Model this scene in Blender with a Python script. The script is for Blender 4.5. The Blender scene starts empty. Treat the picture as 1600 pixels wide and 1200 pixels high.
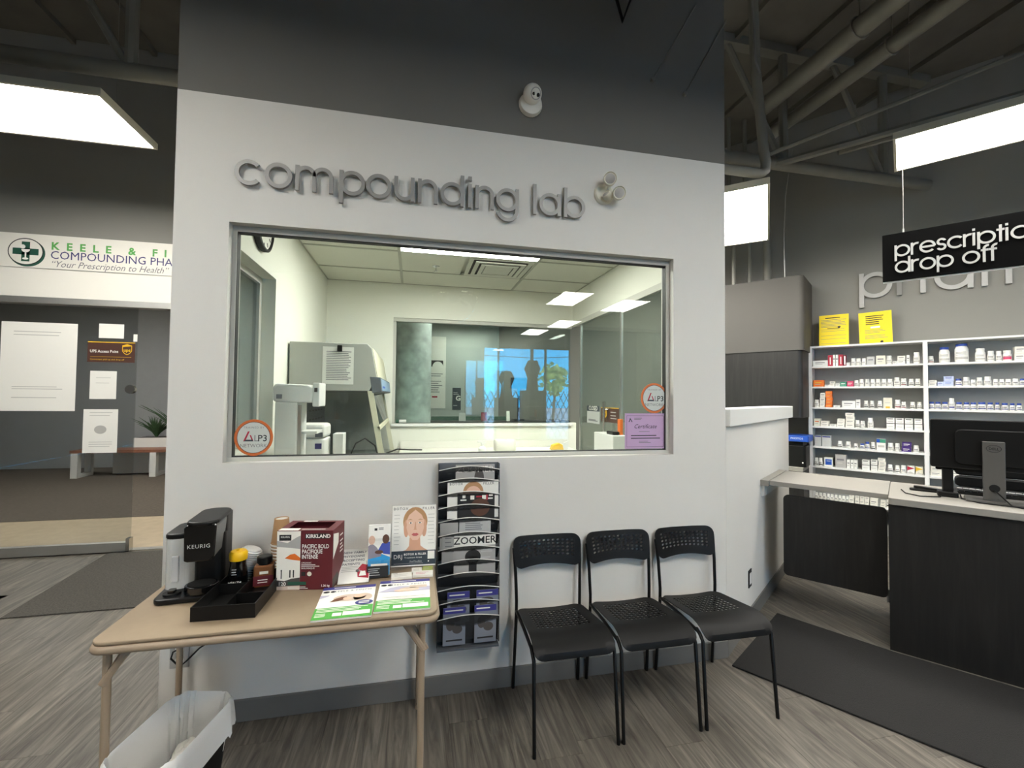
import bpy, bmesh, math, random
from mathutils import Matrix, Vector
random.seed(7)
SC = bpy.context.scene
COL = SC.collection
PI = math.pi
rad = math.radians

# ------------------------------------------------------------------ camera
cam = bpy.data.cameras.new('camera'); camo = bpy.data.objects.new('camera', cam); COL.objects.link(camo)
cam.sensor_fit = 'HORIZONTAL'; cam.sensor_width = 36; cam.lens = 36 * 700.7 / 1600; cam.clip_start = 0.05
yaw, pitch, roll = 0.2161, 0.0286, 0.0102
fw = Vector((math.sin(yaw) * math.cos(pitch), math.cos(yaw) * math.cos(pitch), math.sin(pitch)))
rt = Vector((math.cos(yaw), -math.sin(yaw), 0)); up = rt.cross(fw)
r2 = math.cos(roll) * rt + math.sin(roll) * up; u2 = -math.sin(roll) * rt + math.cos(roll) * up
mw = Matrix((r2, u2, -fw)).transposed().to_4x4(); mw.translation = Vector((0, -2.335, 1.51))
camo.matrix_world = mw
SC.camera = camo

# ------------------------------------------------------------------ sky, sun, exposure
W = bpy.data.worlds.new('sky'); SC.world = W; W.use_nodes = True
nt = W.node_tree; bg = nt.nodes['Background']
tcw = nt.nodes.new('ShaderNodeTexCoord'); sx = nt.nodes.new('ShaderNodeSeparateXYZ'); rp = nt.nodes.new('ShaderNodeValToRGB')
rp.color_ramp.elements[0].position = .0; rp.color_ramp.elements[0].color = (.03, .48, 1.0, 1)
rp.color_ramp.elements[1].position = .6; rp.color_ramp.elements[1].color = (.06, .30, .80, 1)
nt.links.new(tcw.outputs['Generated'], sx.inputs[0]); nt.links.new(sx.outputs['Z'], rp.inputs[0])
nt.links.new(rp.outputs[0], bg.inputs[0]); bg.inputs[1].default_value = 12.5
sun = bpy.data.lights.new('sun', 'SUN'); suno = bpy.data.objects.new('sun', sun); COL.objects.link(suno)
sun.energy = 40; sun.angle = rad(0.6); sun.color = (1, .95, .87)
suno.rotation_euler = Vector((-0.25, -0.62, -0.74)).to_track_quat('-Z', 'Y').to_euler()
PANEL = 25.0            # radiance of the ceiling light panels
LABP = 21.0
SC.view_settings.view_transform = 'Standard'; SC.view_settings.look = 'None'
SC.view_settings.exposure = 0.38; SC.view_settings.gamma = 1; SC.view_settings.use_curve_mapping = False
cy = SC.cycles
cy.max_bounces = 8; cy.diffuse_bounces = 4; cy.glossy_bounces = 4; cy.transparent_max_bounces = 16; cy.transmission_bounces = 6
cy.caustics_reflective = False; cy.caustics_refractive = False; cy.sample_clamp_indirect = 5
cy.use_denoising = True

# ------------------------------------------------------------------ helpers
def lin(h):
    h = h.lstrip('#')
    c = [int(h[i:i + 2], 16) / 255 for i in (0, 2, 4)]
    return tuple(x / 12.92 if x <= .04045 else ((x + .055) / 1.055) ** 2.4 for x in c) + (1,)
MATS = {}
def mat(name, col, rough=.6, metal=0, noise=0, nscale=8, bump=0, bscale=200, spec=.5, emit=0, trans=0, coat=0):
    if name in MATS: return MATS[name]
    m = bpy.data.materials.new(name); m.use_nodes = True; n = m.node_tree; b = n.nodes['Principled BSDF']
    c = lin(col) if isinstance(col, str) else tuple(col) + (1,)
    b.inputs['Base Color'].default_value = c; b.inputs['Roughness'].default_value = rough
    b.inputs['Metallic'].default_value = metal; b.inputs['Specular IOR Level'].default_value = spec
    b.inputs['Coat Weight'].default_value = coat
    tc = None
    if noise or bump:
        tc = n.nodes.new('ShaderNodeTexCoord')
    if noise:
        t = n.nodes.new('ShaderNodeTexNoise'); t.inputs['Scale'].default_value = nscale; t.inputs['Detail'].default_value = 4
        n.links.new(tc.outputs['Object'], t.inputs['Vector'])
        r = n.nodes.new('ShaderNodeMapRange'); r.inputs[1].default_value = .3; r.inputs[2].default_value = .7
        r.inputs[3].default_value = 1 - noise; r.inputs[4].default_value = 1 + noise
        n.links.new(t.outputs['Fac'], r.inputs[0])
        mx = n.nodes.new('ShaderNodeVectorMath'); mx.operation = 'SCALE'; mx.inputs[0].default_value = c[:3]
        n.links.new(r.outputs[0], mx.inputs['Scale']); n.links.new(mx.outputs[0], b.inputs['Base Color'])
    if bump:
        t = n.nodes.new('ShaderNodeTexNoise'); t.inputs['Scale'].default_value = bscale
        n.links.new(tc.outputs['Object'], t.inputs['Vector'])
        bp = n.nodes.new('ShaderNodeBump'); bp.inputs['Strength'].default_value = bump; bp.inputs['Distance'].default_value = .004
        n.links.new(t.outputs['Fac'], bp.inputs['Height']); n.links.new(bp.outputs[0], b.inputs['Normal'])
    if emit:
        b.inputs['Emission Color'].default_value = c; b.inputs['Emission Strength'].default_value = emit
    if trans:
        b.inputs['Alpha'].default_value = 1 - trans
    MATS[name] = m
    return m
def glassmat(name, tint=(.95, .98, .96), rough=.0, ior=1.5, boost=1.0):
    m = bpy.data.materials.new(name); m.use_nodes = True; n = m.node_tree; n.nodes.clear()
    o = n.nodes.new('ShaderNodeOutputMaterial'); mx = n.nodes.new('ShaderNodeMixShader')
    t = n.nodes.new('ShaderNodeBsdfTransparent'); g = n.nodes.new('ShaderNodeBsdfGlossy'); f = n.nodes.new('ShaderNodeFresnel')
    ge = n.nodes.new('ShaderNodeNewGeometry'); mi = n.nodes.new('ShaderNodeMath'); mi.operation = 'MULTIPLY_ADD'
    mi.inputs[1].default_value = 1 / ior - ior; mi.inputs[2].default_value = ior
    n.links.new(ge.outputs['Backfacing'], mi.inputs[0]); n.links.new(mi.outputs[0], f.inputs[0]); t.inputs[0].default_value = tint + (1,); g.inputs['Roughness'].default_value = rough
    n.links.new(f.outputs[0], mx.inputs[0]); n.links.new(t.outputs[0], mx.inputs[1]); n.links.new(g.outputs[0], mx.inputs[2])
    n.links.new(mx.outputs[0], o.inputs[0]); MATS[name] = m
    return m

class MB:
    def __init__(s): s.v = []; s.f = []; s.m = []
    def add(s, vs, fs, mi=0):
        k = len(s.v); s.v += [tuple(v) for v in vs]; s.f += [tuple(i + k for i in f) for f in fs]; s.m += [mi] * len(fs); return s
    def box(s, x0, x1, y0, y1, z0, z1, mi=0):
        return s.add([(x0, y0, z0), (x1, y0, z0), (x1, y1, z0), (x0, y1, z0), (x0, y0, z1), (x1, y0, z1), (x1, y1, z1), (x0, y1, z1)],
                     [(0, 3, 2, 1), (4, 5, 6, 7), (0, 1, 5, 4), (1, 2, 6, 5), (2, 3, 7, 6), (3, 0, 4, 7)], mi)
    def prism(s, poly, h0, h1, ax='z', mi=0):
        n = len(poly)
        P = {'z': lambda a, b, h: (a, b, h), 'y': lambda a, b, h: (a, h, b), 'x': lambda a, b, h: (h, a, b)}[ax]
        vs = [P(a, b, h0) for a, b in poly] + [P(a, b, h1) for a, b in poly]
        fs = [tuple(range(n - 1, -1, -1)), tuple(range(n, 2 * n))] + [(i, (i + 1) % n, n + (i + 1) % n, n + i) for i in range(n)]
        return s.add(vs, fs, mi)
    def taper(s, poly0, h0, poly1, h1, mi=0, caps=(True, True)):
        n = len(poly0); vs = [(a, b, h0) for a, b in poly0] + [(a, b, h1) for a, b in poly1]
        fs = [(i, (i + 1) % n, n + (i + 1) % n, n + i) for i in range(n)]
        if caps[0]: fs.append(tuple(range(n - 1, -1, -1)))
        if caps[1]: fs.append(tuple(range(n, 2 * n)))
        return s.add(vs, fs, mi)
    def lathe(s, prof, n=16, c=(0, 0), mi=0, a0=0, a1=2 * PI):
        full = abs(a1 - a0 - 2 * PI) < 1e-6; m = n if full else n + 1; vs = []; fs = []
        for r, z in prof:
            for i in range(m):
                a = a0 + (a1 - a0) * i / n; vs.append((c[0] + r * math.cos(a), c[1] + r * math.sin(a), z))
        for j in range(len(prof) - 1):
            for i in range(n):
                k = (i + 1) % m; fs.append((j * m + i, j * m + k, (j + 1) * m + k, (j + 1) * m + i))
        if full:
            if prof[0][0] > 1e-5: fs.append(tuple(range(m - 1, -1, -1)))
            if prof[-1][0] > 1e-5: fs.append(tuple((len(prof) - 1) * m + i for i in range(m)))
        return s.add(vs, fs, mi)
    def tube(s, pts, r, n=8, mi=0, closed=False, flat=1.0):
        pts = [Vector(p) for p in pts]; N = len(pts); vs = []; fs = []; prev = None
        for i, p in enumerate(pts):
            if closed: d = pts[(i + 1) % N] - pts[i - 1]
            else: d = pts[min(i + 1, N - 1)] - pts[max(i - 1, 0)]
            d.normalize()
            if prev is None:
                a = Vector((0, 0, 1)) if abs(d.z) < .9 else Vector((1, 0, 0)); x = d.cross(a).normalized()
            else: x = (prev - d * prev.dot(d)).normalized()
            prev = x; y = d.cross(x); rr = r[i] if isinstance(r, (list, tuple)) else r
            for k in range(n):
                t = 2 * PI * k / n; vs.append(p + x * rr * math.cos(t) + y * rr * flat * math.sin(t))
        for i in range(N if closed else N - 1):
            j = (i + 1) % N
            for k in range(n): l = (k + 1) % n; fs.append((i * n + k, i * n + l, j * n + l, j * n + k))
        if not closed: fs += [tuple(range(n - 1, -1, -1)), tuple((N - 1) * n + k for k in range(n))]
        return s.add(vs, fs, mi)
    def cyl(s, p0, p1, r, n=12, mi=0): return s.tube([p0, p1], r, n, mi)
    def mesh(s, name, mats, smooth=None):
        me = bpy.data.meshes.new(name); me.from_pydata(s.v, [], s.f)
        if not isinstance(mats, (list, tuple)): mats = [mats]
        for m in mats: me.materials.append(MATS[m] if isinstance(m, str) else m)
        if any(s.m): me.polygons.foreach_set('material_index', s.m)
        bm = bmesh.new(); bm.from_mesh(me); bmesh.ops.recalc_face_normals(bm, faces=bm.faces); bm.to_mesh(me); bm.free()
        if smooth:
            me.shade_smooth()
            try: me.set_sharp_from_angle(angle=rad(smooth))
            except Exception: pass
        me.update(); return me
    def build(s, name, mats, parent=None, loc=(0, 0, 0), rot=(0, 0, 0), smooth=None, bevel=0):
        return put(name, s.mesh(name, mats, smooth), parent, loc, rot, bevel)
def put(name, me, parent=None, loc=(0, 0, 0), rot=(0, 0, 0), bevel=0):
    o = bpy.data.objects.new(name, me); COL.objects.link(o); o.location = loc
    o.rotation_euler = (0, 0, rot) if isinstance(rot, (int, float)) else rot
    if parent: o.parent = parent
    if bevel:
        b = o.modifiers.new('bevel', 'BEVEL'); b.width = bevel; b.segments = 2; b.limit_method = 'ANGLE'; b.angle_limit = rad(40)
    return o
def empty(name, loc=(0, 0, 0), rot=0): return put(name, None, None, loc, rot)
def tag(o, label, cat, group=None):
    o['label'] = label; o['category'] = cat
    if group: o['group'] = group
    return o
def struct(o, label=None):
    o['kind'] = 'structure'
    if label: o['label'] = label
    return o
def clone(root, loc, rot, label, group=None):
    r = root.copy(); COL.objects.link(r); r.location = loc; r.rotation_euler = (0, 0, rot) if isinstance(rot, (int, float)) else rot
    r['label'] = label
    if group: r['group'] = group
    for ch in list(root.children):
        c = ch.copy(); COL.objects.link(c); c.parent = r
        for g in list(ch.children):
            d = g.copy(); COL.objects.link(d); d.parent = c
    return r
def el(cx, cy_, rx, ry, n=24, a0=0, a1=360): return [(cx + rx * math.cos(rad(a0 + (a1 - a0) * i / n)), cy_ + ry * math.sin(rad(a0 + (a1 - a0) * i / n))) for i in range(n if a1 - a0 == 360 else n + 1)]
def rc(x0, y0, x1, y1): return [(x0, y0), (x1, y0), (x1, y1), (x0, y1)]
def rrect(x0, x1, y0, y1, r, n=5):
    o = []
    for cx, c2, a in ((x1 - r, y0 + r, -90), (x1 - r, y1 - r, 0), (x0 + r, y1 - r, 90), (x0 + r, y0 + r, 180)):
        for i in range(n + 1): t = rad(a + 90 * i / n); o.append((cx + r * math.cos(t), c2 + r * math.sin(t)))
    return o
# print layers: flat shapes and lettering in a sheet's own XY plane (or the plane given by loc/rot)
STAND = (PI / 2, 0, 0)
def dec(parent, m, polys, layer=1, name='printed_area', loc=(0, 0, 0), rot=(0, 0, 0), step=.0004):
    b = MB()
    for p in polys:
        b.add([(x, y, 0) for x, y in p], [tuple(range(len(p)))])
    o = b.build(name, m, parent, loc, rot)
    from mathutils import Euler
    o.location = Vector(loc) + Euler(rot).to_matrix() @ Vector((0, 0, step * layer))
    if len(polys) > 1: o['kind'] = 'stuff'
    return o
def tx(parent, s, x, y, size, m, layer=2, align='LEFT', bold=0, shear=0, sx=1, space=1, name='lettering', loc=(0, 0, 0), rot=(0, 0, 0), step=.0004, ext=0):
    c = bpy.data.curves.new('lettering', 'FONT'); c.body = s; c.size = size; c.align_x = align; c.resolution_u = 2
    c.offset = bold; c.shear = shear; c.space_character = space; c.extrude = ext
    to = bpy.data.objects.new('tmp', c); me = bpy.data.meshes.new_from_object(to)
    bpy.data.objects.remove(to); bpy.data.curves.remove(c)
    me.name = 'lettering'; me.materials.clear(); me.materials.append(MATS[m] if isinstance(m, str) else m)
    if sx != 1: me.transform(Matrix.Diagonal((sx, 1, 1, 1)))
    from mathutils import Euler
    o = put(name, me, parent, (0, 0, 0), rot)
    o.location = Vector(loc) + Euler(rot).to_matrix() @ Vector((x, y, step * layer))
    if len(s.replace(' ', '')) > 1: o['kind'] = 'stuff'
    return o
def lines(parent, m, x0, x1, ys, h, layer=2, var=.35, **k):
    ps = []
    for y in ys: ps.append(rc(x0, y, x1 - (x1 - x0) * var * random.random(), y + h))
    return dec(parent, m, ps, layer, 'printed_lines', **k)
def sheet(name, w, h, m, loc, rot, th=.0008, parent=None):
    return MB().box(-w / 2, w / 2, 0, h, -th, 0).build(name, m, parent, loc, rot)

# geometric stroke lettering (sign letters)
GW = .15
def n_(w=.33): return [('b', .075, 0, .075, 1), ('a', .075 + w, 1 - .075 - w, w, 0, 180), ('b', .075 + 2 * w, 0, .075 + 2 * w, 1 - .075 - w)]
O_ = ('a', .5, .5, .425, 0, 360)
GL = {'o': ([O_], 1.08), 'c': ([('a', .5, .5, .425, 42, 318)], .95), 'p': ([O_, ('b', .075, -.34, .075, 1)], 1.08), 'd': ([O_, ('b', .925, 0, .925, 1.33)], 1.08),
      'b': ([O_, ('b', .075, 0, .075, 1.33)], 1.08), 'a': ([O_, ('b', .925, 0, .925, 1)], 1.1), 'g': ([O_, ('b', .925, 0, .925, 1), ('a', .5, .05, .425, 195, 360)], 1.1),
      'n': (n_(), .92), 'h': (n_() + [('b', .075, 0, .075, 1.33)], .92), 'm': (n_(.315) + [('a', 1.02, .61, .315, 0, 180), ('b', 1.335, 0, 1.335, .61)], 1.5),
      'u': ([('b', .075, .405, .075, 1), ('a', .405, .405, .33, 180, 360), ('b', .735, 0, .735, 1)], .92), 'i': ([('b', .075, 0, .075, 1), ('b', .075, 1.16, .075, 1.33)], .27),
      'l': ([('b', .075, 0, .075, 1.33)], .27), 'r': ([('b', .075, 0, .075, 1), ('a', .405, .595, .33, 75, 180)], .55), 'e': ([('a', .5, .5, .425, 0, 318), ('b', .07, .5, .93, .5)], 1.05),
      's': ([('a', .33, .7125, .2125, 20, 270), ('a', .33, .2875, .2125, -160, 90)], .68), 't': ([('b', .21, 0, .21, 1.3), ('b', 0, .93, .42, .93)], .48),
      'f': ([('b', .18, 0, .18, 1.05), ('a', .4, 1.05, .22, 80, 180), ('b', 0, .93, .42, .93)], .46), 'y': ([('b', .06, 1, .42, .02), ('b', .78, 1, .24, -.36)], .86), ' ': ([], .45)}
def glyph(ch, s, depth):
    b = MB(); w = GW / 2
    for g in GL[ch][0]:
        if g[0] == 'a':
            _, cx, c2, r, a0, a1 = g; n = max(6, int((a1 - a0) / 12)); full = a1 - a0 == 360
            vs = []; fs = []; m = n if full else n + 1
            for i in range(m):
                t = rad(a0 + (a1 - a0) * i / n)
                for rr in (r - w, r + w):
                    for d in (0, -depth): vs.append(((cx + rr * math.cos(t)) * s, d, (c2 + rr * math.sin(t)) * s))
            for i in range(n):
                j = (i + 1) % m; A = 4 * i; B = 4 * j
                fs += [(A, A + 2, B + 2, B), (A + 1, B + 1, B + 3, A + 3), (A, B, B + 1, A + 1), (A + 2, A + 3, B + 3, B + 2)]
            if not full: fs += [(0, 1, 3, 2), (4 * n, 4 * n + 2, 4 * n + 3, 4 * n + 1)]
            b.add(vs, fs)
        else:
            _, x0, y0, x1, y1 = g; d = Vector((x1 - x0, y1 - y0)).normalized(); nx, ny = -d.y * w, d.x * w
            b.prism([((x0 + nx) * s, (y0 + ny) * s), ((x0 - nx) * s, (y0 - ny) * s), ((x1 - nx) * s, (y1 - ny) * s), ((x1 + nx) * s, (y1 + ny) * s)], 0, -depth * .985, 'y')
    return b
# rotated pharmacy frame: local x runs along the shelves, local y away from the customer
TH = rad(36.5); RZ = TH - PI / 2
UX, UY, VX, VY = math.cos(TH), math.sin(TH), math.sin(TH), -math.cos(TH)
def pv(b, a, z=0): return (a * UX + b * VX, a * UY + b * VY, z)

# ------------------------------------------------------------------ materials
mat('white_wall', '#d6d4ce', .75, noise=.015, nscale=2, bump=.08, bscale=350)
mat('dark_wall', '#6c6b66', .8, noise=.03, nscale=2, bump=.08, bscale=300)
mat('grey_wall', '#8b8983', .8, noise=.02, nscale=2, bump=.08, bscale=300)
mat('deck_dark', '#6a665f', .9, noise=.12, nscale=3)
mat('pipe_dark', '#7a7870', .6, noise=.06, nscale=6)
mat('wire_grey', '#8d8c88', .4, metal=.6)
mat('base_vinyl', '#6b6a66', .6, noise=.03)
mat('lab_wall', '#e6e6da', .7, noise=.012, nscale=2)
mat('tile_white', '#dcdccf', .85, noise=.02, nscale=40, bump=.15, bscale=120)
mat('grid_white', '#a5a598', .5)
mat('vent_white', '#d2d2c6', .5)
mat('white_plastic', '#e4e4df', .4)
mat('warm_white', '#e9e6dc', .5)
mat('cream', '#dcd9c8', .5)
mat('alu', '#b9b9b5', .35, metal=.85)
mat('alu_frame', '#c4c3bb', .5)
mat('gasket', '#141414', .6)
mat('steel', '#c8c8c6', .22, metal=1)
mat('black_plastic', '#0f0f0f', .4, spec=.3)
mat('black_matte', '#0e0e0e', .6, spec=.3)
mat('black_metal', '#080808', .4, spec=.3)
mat('black_gloss', '#0b0b0c', .12, coat=.4)
mat('chair_black', '#0b0b0b', .5, bump=.05, bscale=500, spec=.22)
mat('sign_black', '#040404', .8, spec=.1)
mat('letter_grey', '#8f8e8b', .45, metal=.15)
mat('letter_lite', '#c9c9c6', .4)
mat('tan_top', '#928069', .6, noise=.03, nscale=30, bump=.06, bscale=400)
mat('tan_steel', '#9a8873', .45, noise=.02)
mat('mat_carpet', '#1b1a19', .95, noise=.45, nscale=300, bump=.9, bscale=260)
mat('mat_left', '#4b4843', .95, noise=.35, nscale=90, bump=1, bscale=90)
mat('oak_dark', '#262523', .5, bump=.1, bscale=90)
mat('stand_grey', '#5a5855', .45, metal=.2)
mat('laminate', '#94918a', .45, noise=.02, nscale=60)
mat('shelf_white', '#e2e2df', .5)
mat('shelf_back', '#a5a6a4', .7)
mat('paper', '#eeece4', .7)
mat('paper_grey', '#b9bab8', .7)
mat('ink', '#222222', .7)
mat('ink_grey', '#77777a', .7)
mat('ink_light', '#b8b6b0', .7)
mat('yellow', '#f2d81f', .6)
mat('green_print', '#4aa43c', .6); mat('green_sign', '#5aa552', .5); mat('green_dark', '#1f5040', .5)
mat('navy', '#2a2f78', .55); mat('violet', '#3c3a86', .6); mat('indigo_sign', '#36346b', .5)
mat('maroon', '#5c1a22', .5); mat('red', '#a81f35', .5); mat('red2', '#7a1428', .5); mat('orange', '#e2722a', .5)
mat('orange_ring', '#cc6a33', .5); mat('sticker_grey', '#c3c8c2', .5)
mat('lilac', '#bfa0c4', .6); mat('pinkred', '#c43b62', .5); mat('teal', '#3f8f74', .5); mat('blue', '#1d4fae', .5); mat('bluecap', '#26408f', .4)
mat('skyblue', '#2c9ad6', .6); mat('purple', '#3e2470', .5); mat('pale_blue', '#b9c4e4', .5); mat('amber', '#e0b637', .5); mat('brown', '#4a2c22', .5); mat('gold', '#e2b51e', .45)
mat('skin', '#e4bda5', .6); mat('skin_dk', '#d3a184', .6); mat('skin_deep', '#5b3b2c', .6); mat('hair', '#b98d63', .7); mat('lips', '#c0605f', .6); mat('shirt_blue', '#3d4ea3', .7); mat('shirt_grey', '#8d8894', .7)
mat('slate', '#2f3a44', .6); mat('photo_grey', '#a9a7a3', .7); mat('photo_dark', '#4c4744', .7); mat('photo_beige', '#cdb9a8', .7); mat('broch_grey', '#7f848f', .6)
mat('photo_lav', '#b6b1c4', .7)
mat('cup_tan', '#b58f66', .7); mat('cocoa', '#6a4127', .5); mat('cocoa_glass', '#7b5234', .25); mat('yellow_cap', '#eebb12', .4)
mat('cardboard', '#7d5e42', .8)
mat('hood_grey', '#a9aaa2', .5); mat('hood_cream', '#c9c7ae', .5); mat('hood_blue', '#8aa3bd', .4); mat('peg_dark', '#5a5e63', .5)
mat('concrete', '#c3c9c7', .7, noise=.25, nscale=9, bump=.2, bscale=30)
mat('vest_wall', '#989b9c', .8, noise=.02)
mat('letter_mid', '#b4b3af', .4)
mat('far_wall', '#b9bfba', .8, noise=.02)
mat('vest_tile', '#b8a78c', .5, noise=.08, nscale=10); mat('vest_carpet', '#574f46', .9, noise=.2, nscale=30, bump=.5, bscale=60)
mat('bench_wood', '#8a5f4b', .5, noise=.15, nscale=14); mat('leaf', '#2f4a2b', .6, noise=.3, nscale=20); mat('leaf_tree', '#aebb68', .7, noise=.35, nscale=4); mat('bark', '#5a4a3a', .9)
mat('asphalt', '#cfccc4', .9, noise=.1, nscale=2); mat('store_wall', '#a3a09a', .8)
mat('mirror', '#eeeeee', .03, metal=1)
mat('light_frame', '#bcb8a8', .5)
mat('panel_light', (1, .965, .90), .6, emit=PANEL)
mat('lab_light', (1, .985, .93), .6, emit=LABP)
glassmat('glass_front', (.93, .955, .935)); glassmat('glass', (.93, .965, .95)); glassmat('glass_green', (.87, .93, .905)); glassmat('glass_smoke', (.86, .875, .88))
glassmat('acrylic', (.97, .97, .97)); glassmat('glass_dark', (.75, .8, .82))
def smoky(name, col, alpha, rough=.25):
    m = mat(name, col, rough); m.node_tree.nodes['Principled BSDF'].inputs['Alpha'].default_value = alpha; return m
smoky('rack_smoke', '#3c3e41', .6, .2); smoky('tank_clear', '#d8dad6', .5, .15); smoky('bag_film', '#f4f4f1', .84, .28); mat('bulk_grey', '#4c4a46', .8, noise=.02, nscale=2)
def wood(name, dark, mid, light, sx, sy, dist, rough, rnd=True, axis_z=False):
    m = bpy.data.materials.new(name); m.use_nodes = True; n = m.node_tree; b = n.nodes['Principled BSDF']
    tc = n.nodes.new('ShaderNodeTexCoord'); mp = n.nodes.new('ShaderNodeMapping'); mp.inputs['Scale'].default_value = (sx, sx if axis_z else sy, sy if axis_z else sx)
    oi = n.nodes.new('ShaderNodeObjectInfo'); ad = n.nodes.new('ShaderNodeVectorMath'); ad.operation = 'ADD'
    sc = n.nodes.new('ShaderNodeVectorMath'); sc.operation = 'SCALE'; sc.inputs[0].default_value = (13, 37, 5)
    n.links.new(oi.outputs['Random'], sc.inputs['Scale']); n.links.new(tc.outputs['Object'], ad.inputs[0])
    if rnd: n.links.new(sc.outputs[0], ad.inputs[1])
    n.links.new(ad.outputs[0], mp.inputs[0])
    t = n.nodes.new('ShaderNodeTexNoise'); t.inputs['Scale'].default_value = 1; t.inputs['Detail'].default_value = 7; t.inputs['Distortion'].default_value = dist; t.inputs['Roughness'].default_value = .62
    n.links.new(mp.outputs[0], t.inputs['Vector'])
    cr = n.nodes.new('ShaderNodeValToRGB'); e = cr.color_ramp.elements; e[0].position = .30; e[0].color = lin(dark); e[1].position = .72; e[1].color = lin(light)
    x = cr.color_ramp.elements.new(.5); x.color = lin(mid)
    n.links.new(t.outputs['Fac'], cr.inputs[0])
    mr = n.nodes.new('ShaderNodeMapRange'); mr.inputs[3].default_value = .86; mr.inputs[4].default_value = 1.12; n.links.new(oi.outputs['Random'], mr.inputs[0])
    mu = n.nodes.new('ShaderNodeVectorMath'); mu.operation = 'SCALE'; n.links.new(cr.outputs[0], mu.inputs[0])
    if rnd: n.links.new(mr.outputs[0], mu.inputs['Scale'])
    n.links.new(mu.outputs[0], b.inputs['Base Color']); b.inputs['Roughness'].default_value = rough
    bp = n.nodes.new('ShaderNodeBump'); bp.inputs['Strength'].default_value = .15; bp.inputs['Distance'].default_value = .002
    n.links.new(t.outputs['Fac'], bp.inputs['Height']); n.links.new(bp.outputs[0], b.inputs['Normal']); MATS[name] = m
wood('plank_wood', '#403b35', '#625d55', '#827c71', 20, 1.3, 2.2, .45)
wood('dark_oak', '#0d0c0c', '#171615', '#232120', 30, 2.2, .6, .5, axis_z=True)

# ================================================================== SETTING
DK = 4.9
fl = struct(MB().box(-8, 8.3, -11.2, 8.6, -.12, -.003).build('floor', 'plank_wood'))
pw, pl_ = .182, 1.22
plank = MB().box(-pw / 2 + .0006, pw / 2 - .0006, -pl_ / 2 + .0006, pl_ / 2 - .0006, -.0025, 0).mesh('plank', 'plank_wood')
for i in range(-26, 24):
    x = (i + .5) * pw; off = random.random() * pl_
    for j in range(-3, 5):
        y = j * pl_ + off - .6
        if y < -1.75 or y > 2.6 or x > 4.1: continue
        if -1.0 < x < 1.72 and y > .62: continue
        if x > 1.72 and y > 2.2: continue
        if x < -2.6 and y < -.9: continue
        if y + pl_ / 2 > 2.66 and x < -1.1: y = 2.66 - pl_ / 2
        put('plank', plank, fl, (x, y, 0))
struct(MB().box(-8, -1.1, 2.68, 4.03, -.02, -.001).build('floor', 'vest_tile'))
struct(MB().box(-8, -1.1, 4.03, 8.5, -.02, .003).build('floor', 'vest_carpet'))
struct(MB().box(-8, 8.3, -11.2, 8.6, DK, DK + .1).build('ceiling', 'deck_dark'))
# roof deck ribs
deck = bpy.data.objects['ceiling']
rib = MB().box(-.02, .02, -6, 6, -.05, 0).mesh('deck_rib', 'deck_dark')
for i in range(24): put('deck_rib', rib, deck, (-8 + .68 * i, 2.0, DK))

# main wall with the lab window
WX0, WX1, WZ0, WZ1 = -.863, 1.47, 1.188, 2.324
XL, XR, ZD = -1.094, 1.813, 2.927
b = MB()
b.box(XL, WX0, 0, .12, 0, ZD).box(WX1, XR, 0, .12, 0, ZD).box(WX0, WX1, 0, .12, 0, WZ0).box(WX0, WX1, 0, .12, WZ1, ZD).box(XL, XR, 0, .12, ZD, DK, 1)
wf = struct(b.build('wall_front', ['white_wall', 'dark_wall']))
struct(MB().box(XL, XR + .006, -.012, 0, 0, .1).build('baseboard_front', 'base_vinyl', bevel=.003))
# window 1
w1 = struct(empty('window_1', (0, 0, 0)))
fr = MB(); t = .02
fr.box(WX0, WX1, .045, .1, WZ0, WZ0 + t).box(WX0, WX1, .045, .1, WZ1 - t - .008, WZ1).box(WX0, WX0 + t, .046, .099, WZ0 + t, WZ1 - t).box(WX1 - t, WX1, .046, .099, WZ0 + t, WZ1 - t)
fr.build('window_frame', 'alu_frame', w1, bevel=.002)
g = .004
gk = MB().box(WX0 + t, WX1 - t, .05, .085, WZ0 + t, WZ0 + t + g).box(WX0 + t, WX1 - t, .05, .085, WZ1 - t - .008 - g, WZ1 - t - .008).box(WX0 + t, WX0 + t + .002, .05, .085, WZ0 + t, WZ1 - t - .008).box(WX1 - t - .002, WX1 - t, .05, .085, WZ0 + t, WZ1 - t - .008)
gk.build('gasket', 'gasket', w1)
MB().box(WX0 + t, WX1 - t, .064, .07, WZ0 + t, WZ1 - t - .008).build('window_pane', 'glass_front', w1)
# lab left wall with its own window
LX, LR, LB, LZ = -.863, 1.74, 2.44, 2.68
b = MB()
b.box(XL, LX, .12, .13, 0, LZ).box(XL, LX, .75, LB + .1, 0, LZ).box(XL, LX, .13, .75, 0, 1.21).box(XL, LX, .13, .75, 2.24, LZ).box(XL, XL + .1, .12, 8.4, LZ, DK).box(XL, XL + .1, LB + .1, 8.4, 0, LZ)
struct(b.build('wall_left', 'lab_wall'))
w2 = struct(empty('window_2', (LX, .4, 1.2)))
b = MB(); b.box(-.12, -.08, -.27, .35, .01, .05).box(-.12, -.08, -.27, .35, 1.0, 1.04).box(-.12, -.08, .31, .35, .05, 1.0).box(-.12, -.08, -.27, -.23, .05, 1.0)
b.build('window_frame', 'alu_frame', w2)
MB().box(-.104, -.098, -.23, .31, .05, 1.0).build('window_pane', 'glass_dark', w2)
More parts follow.
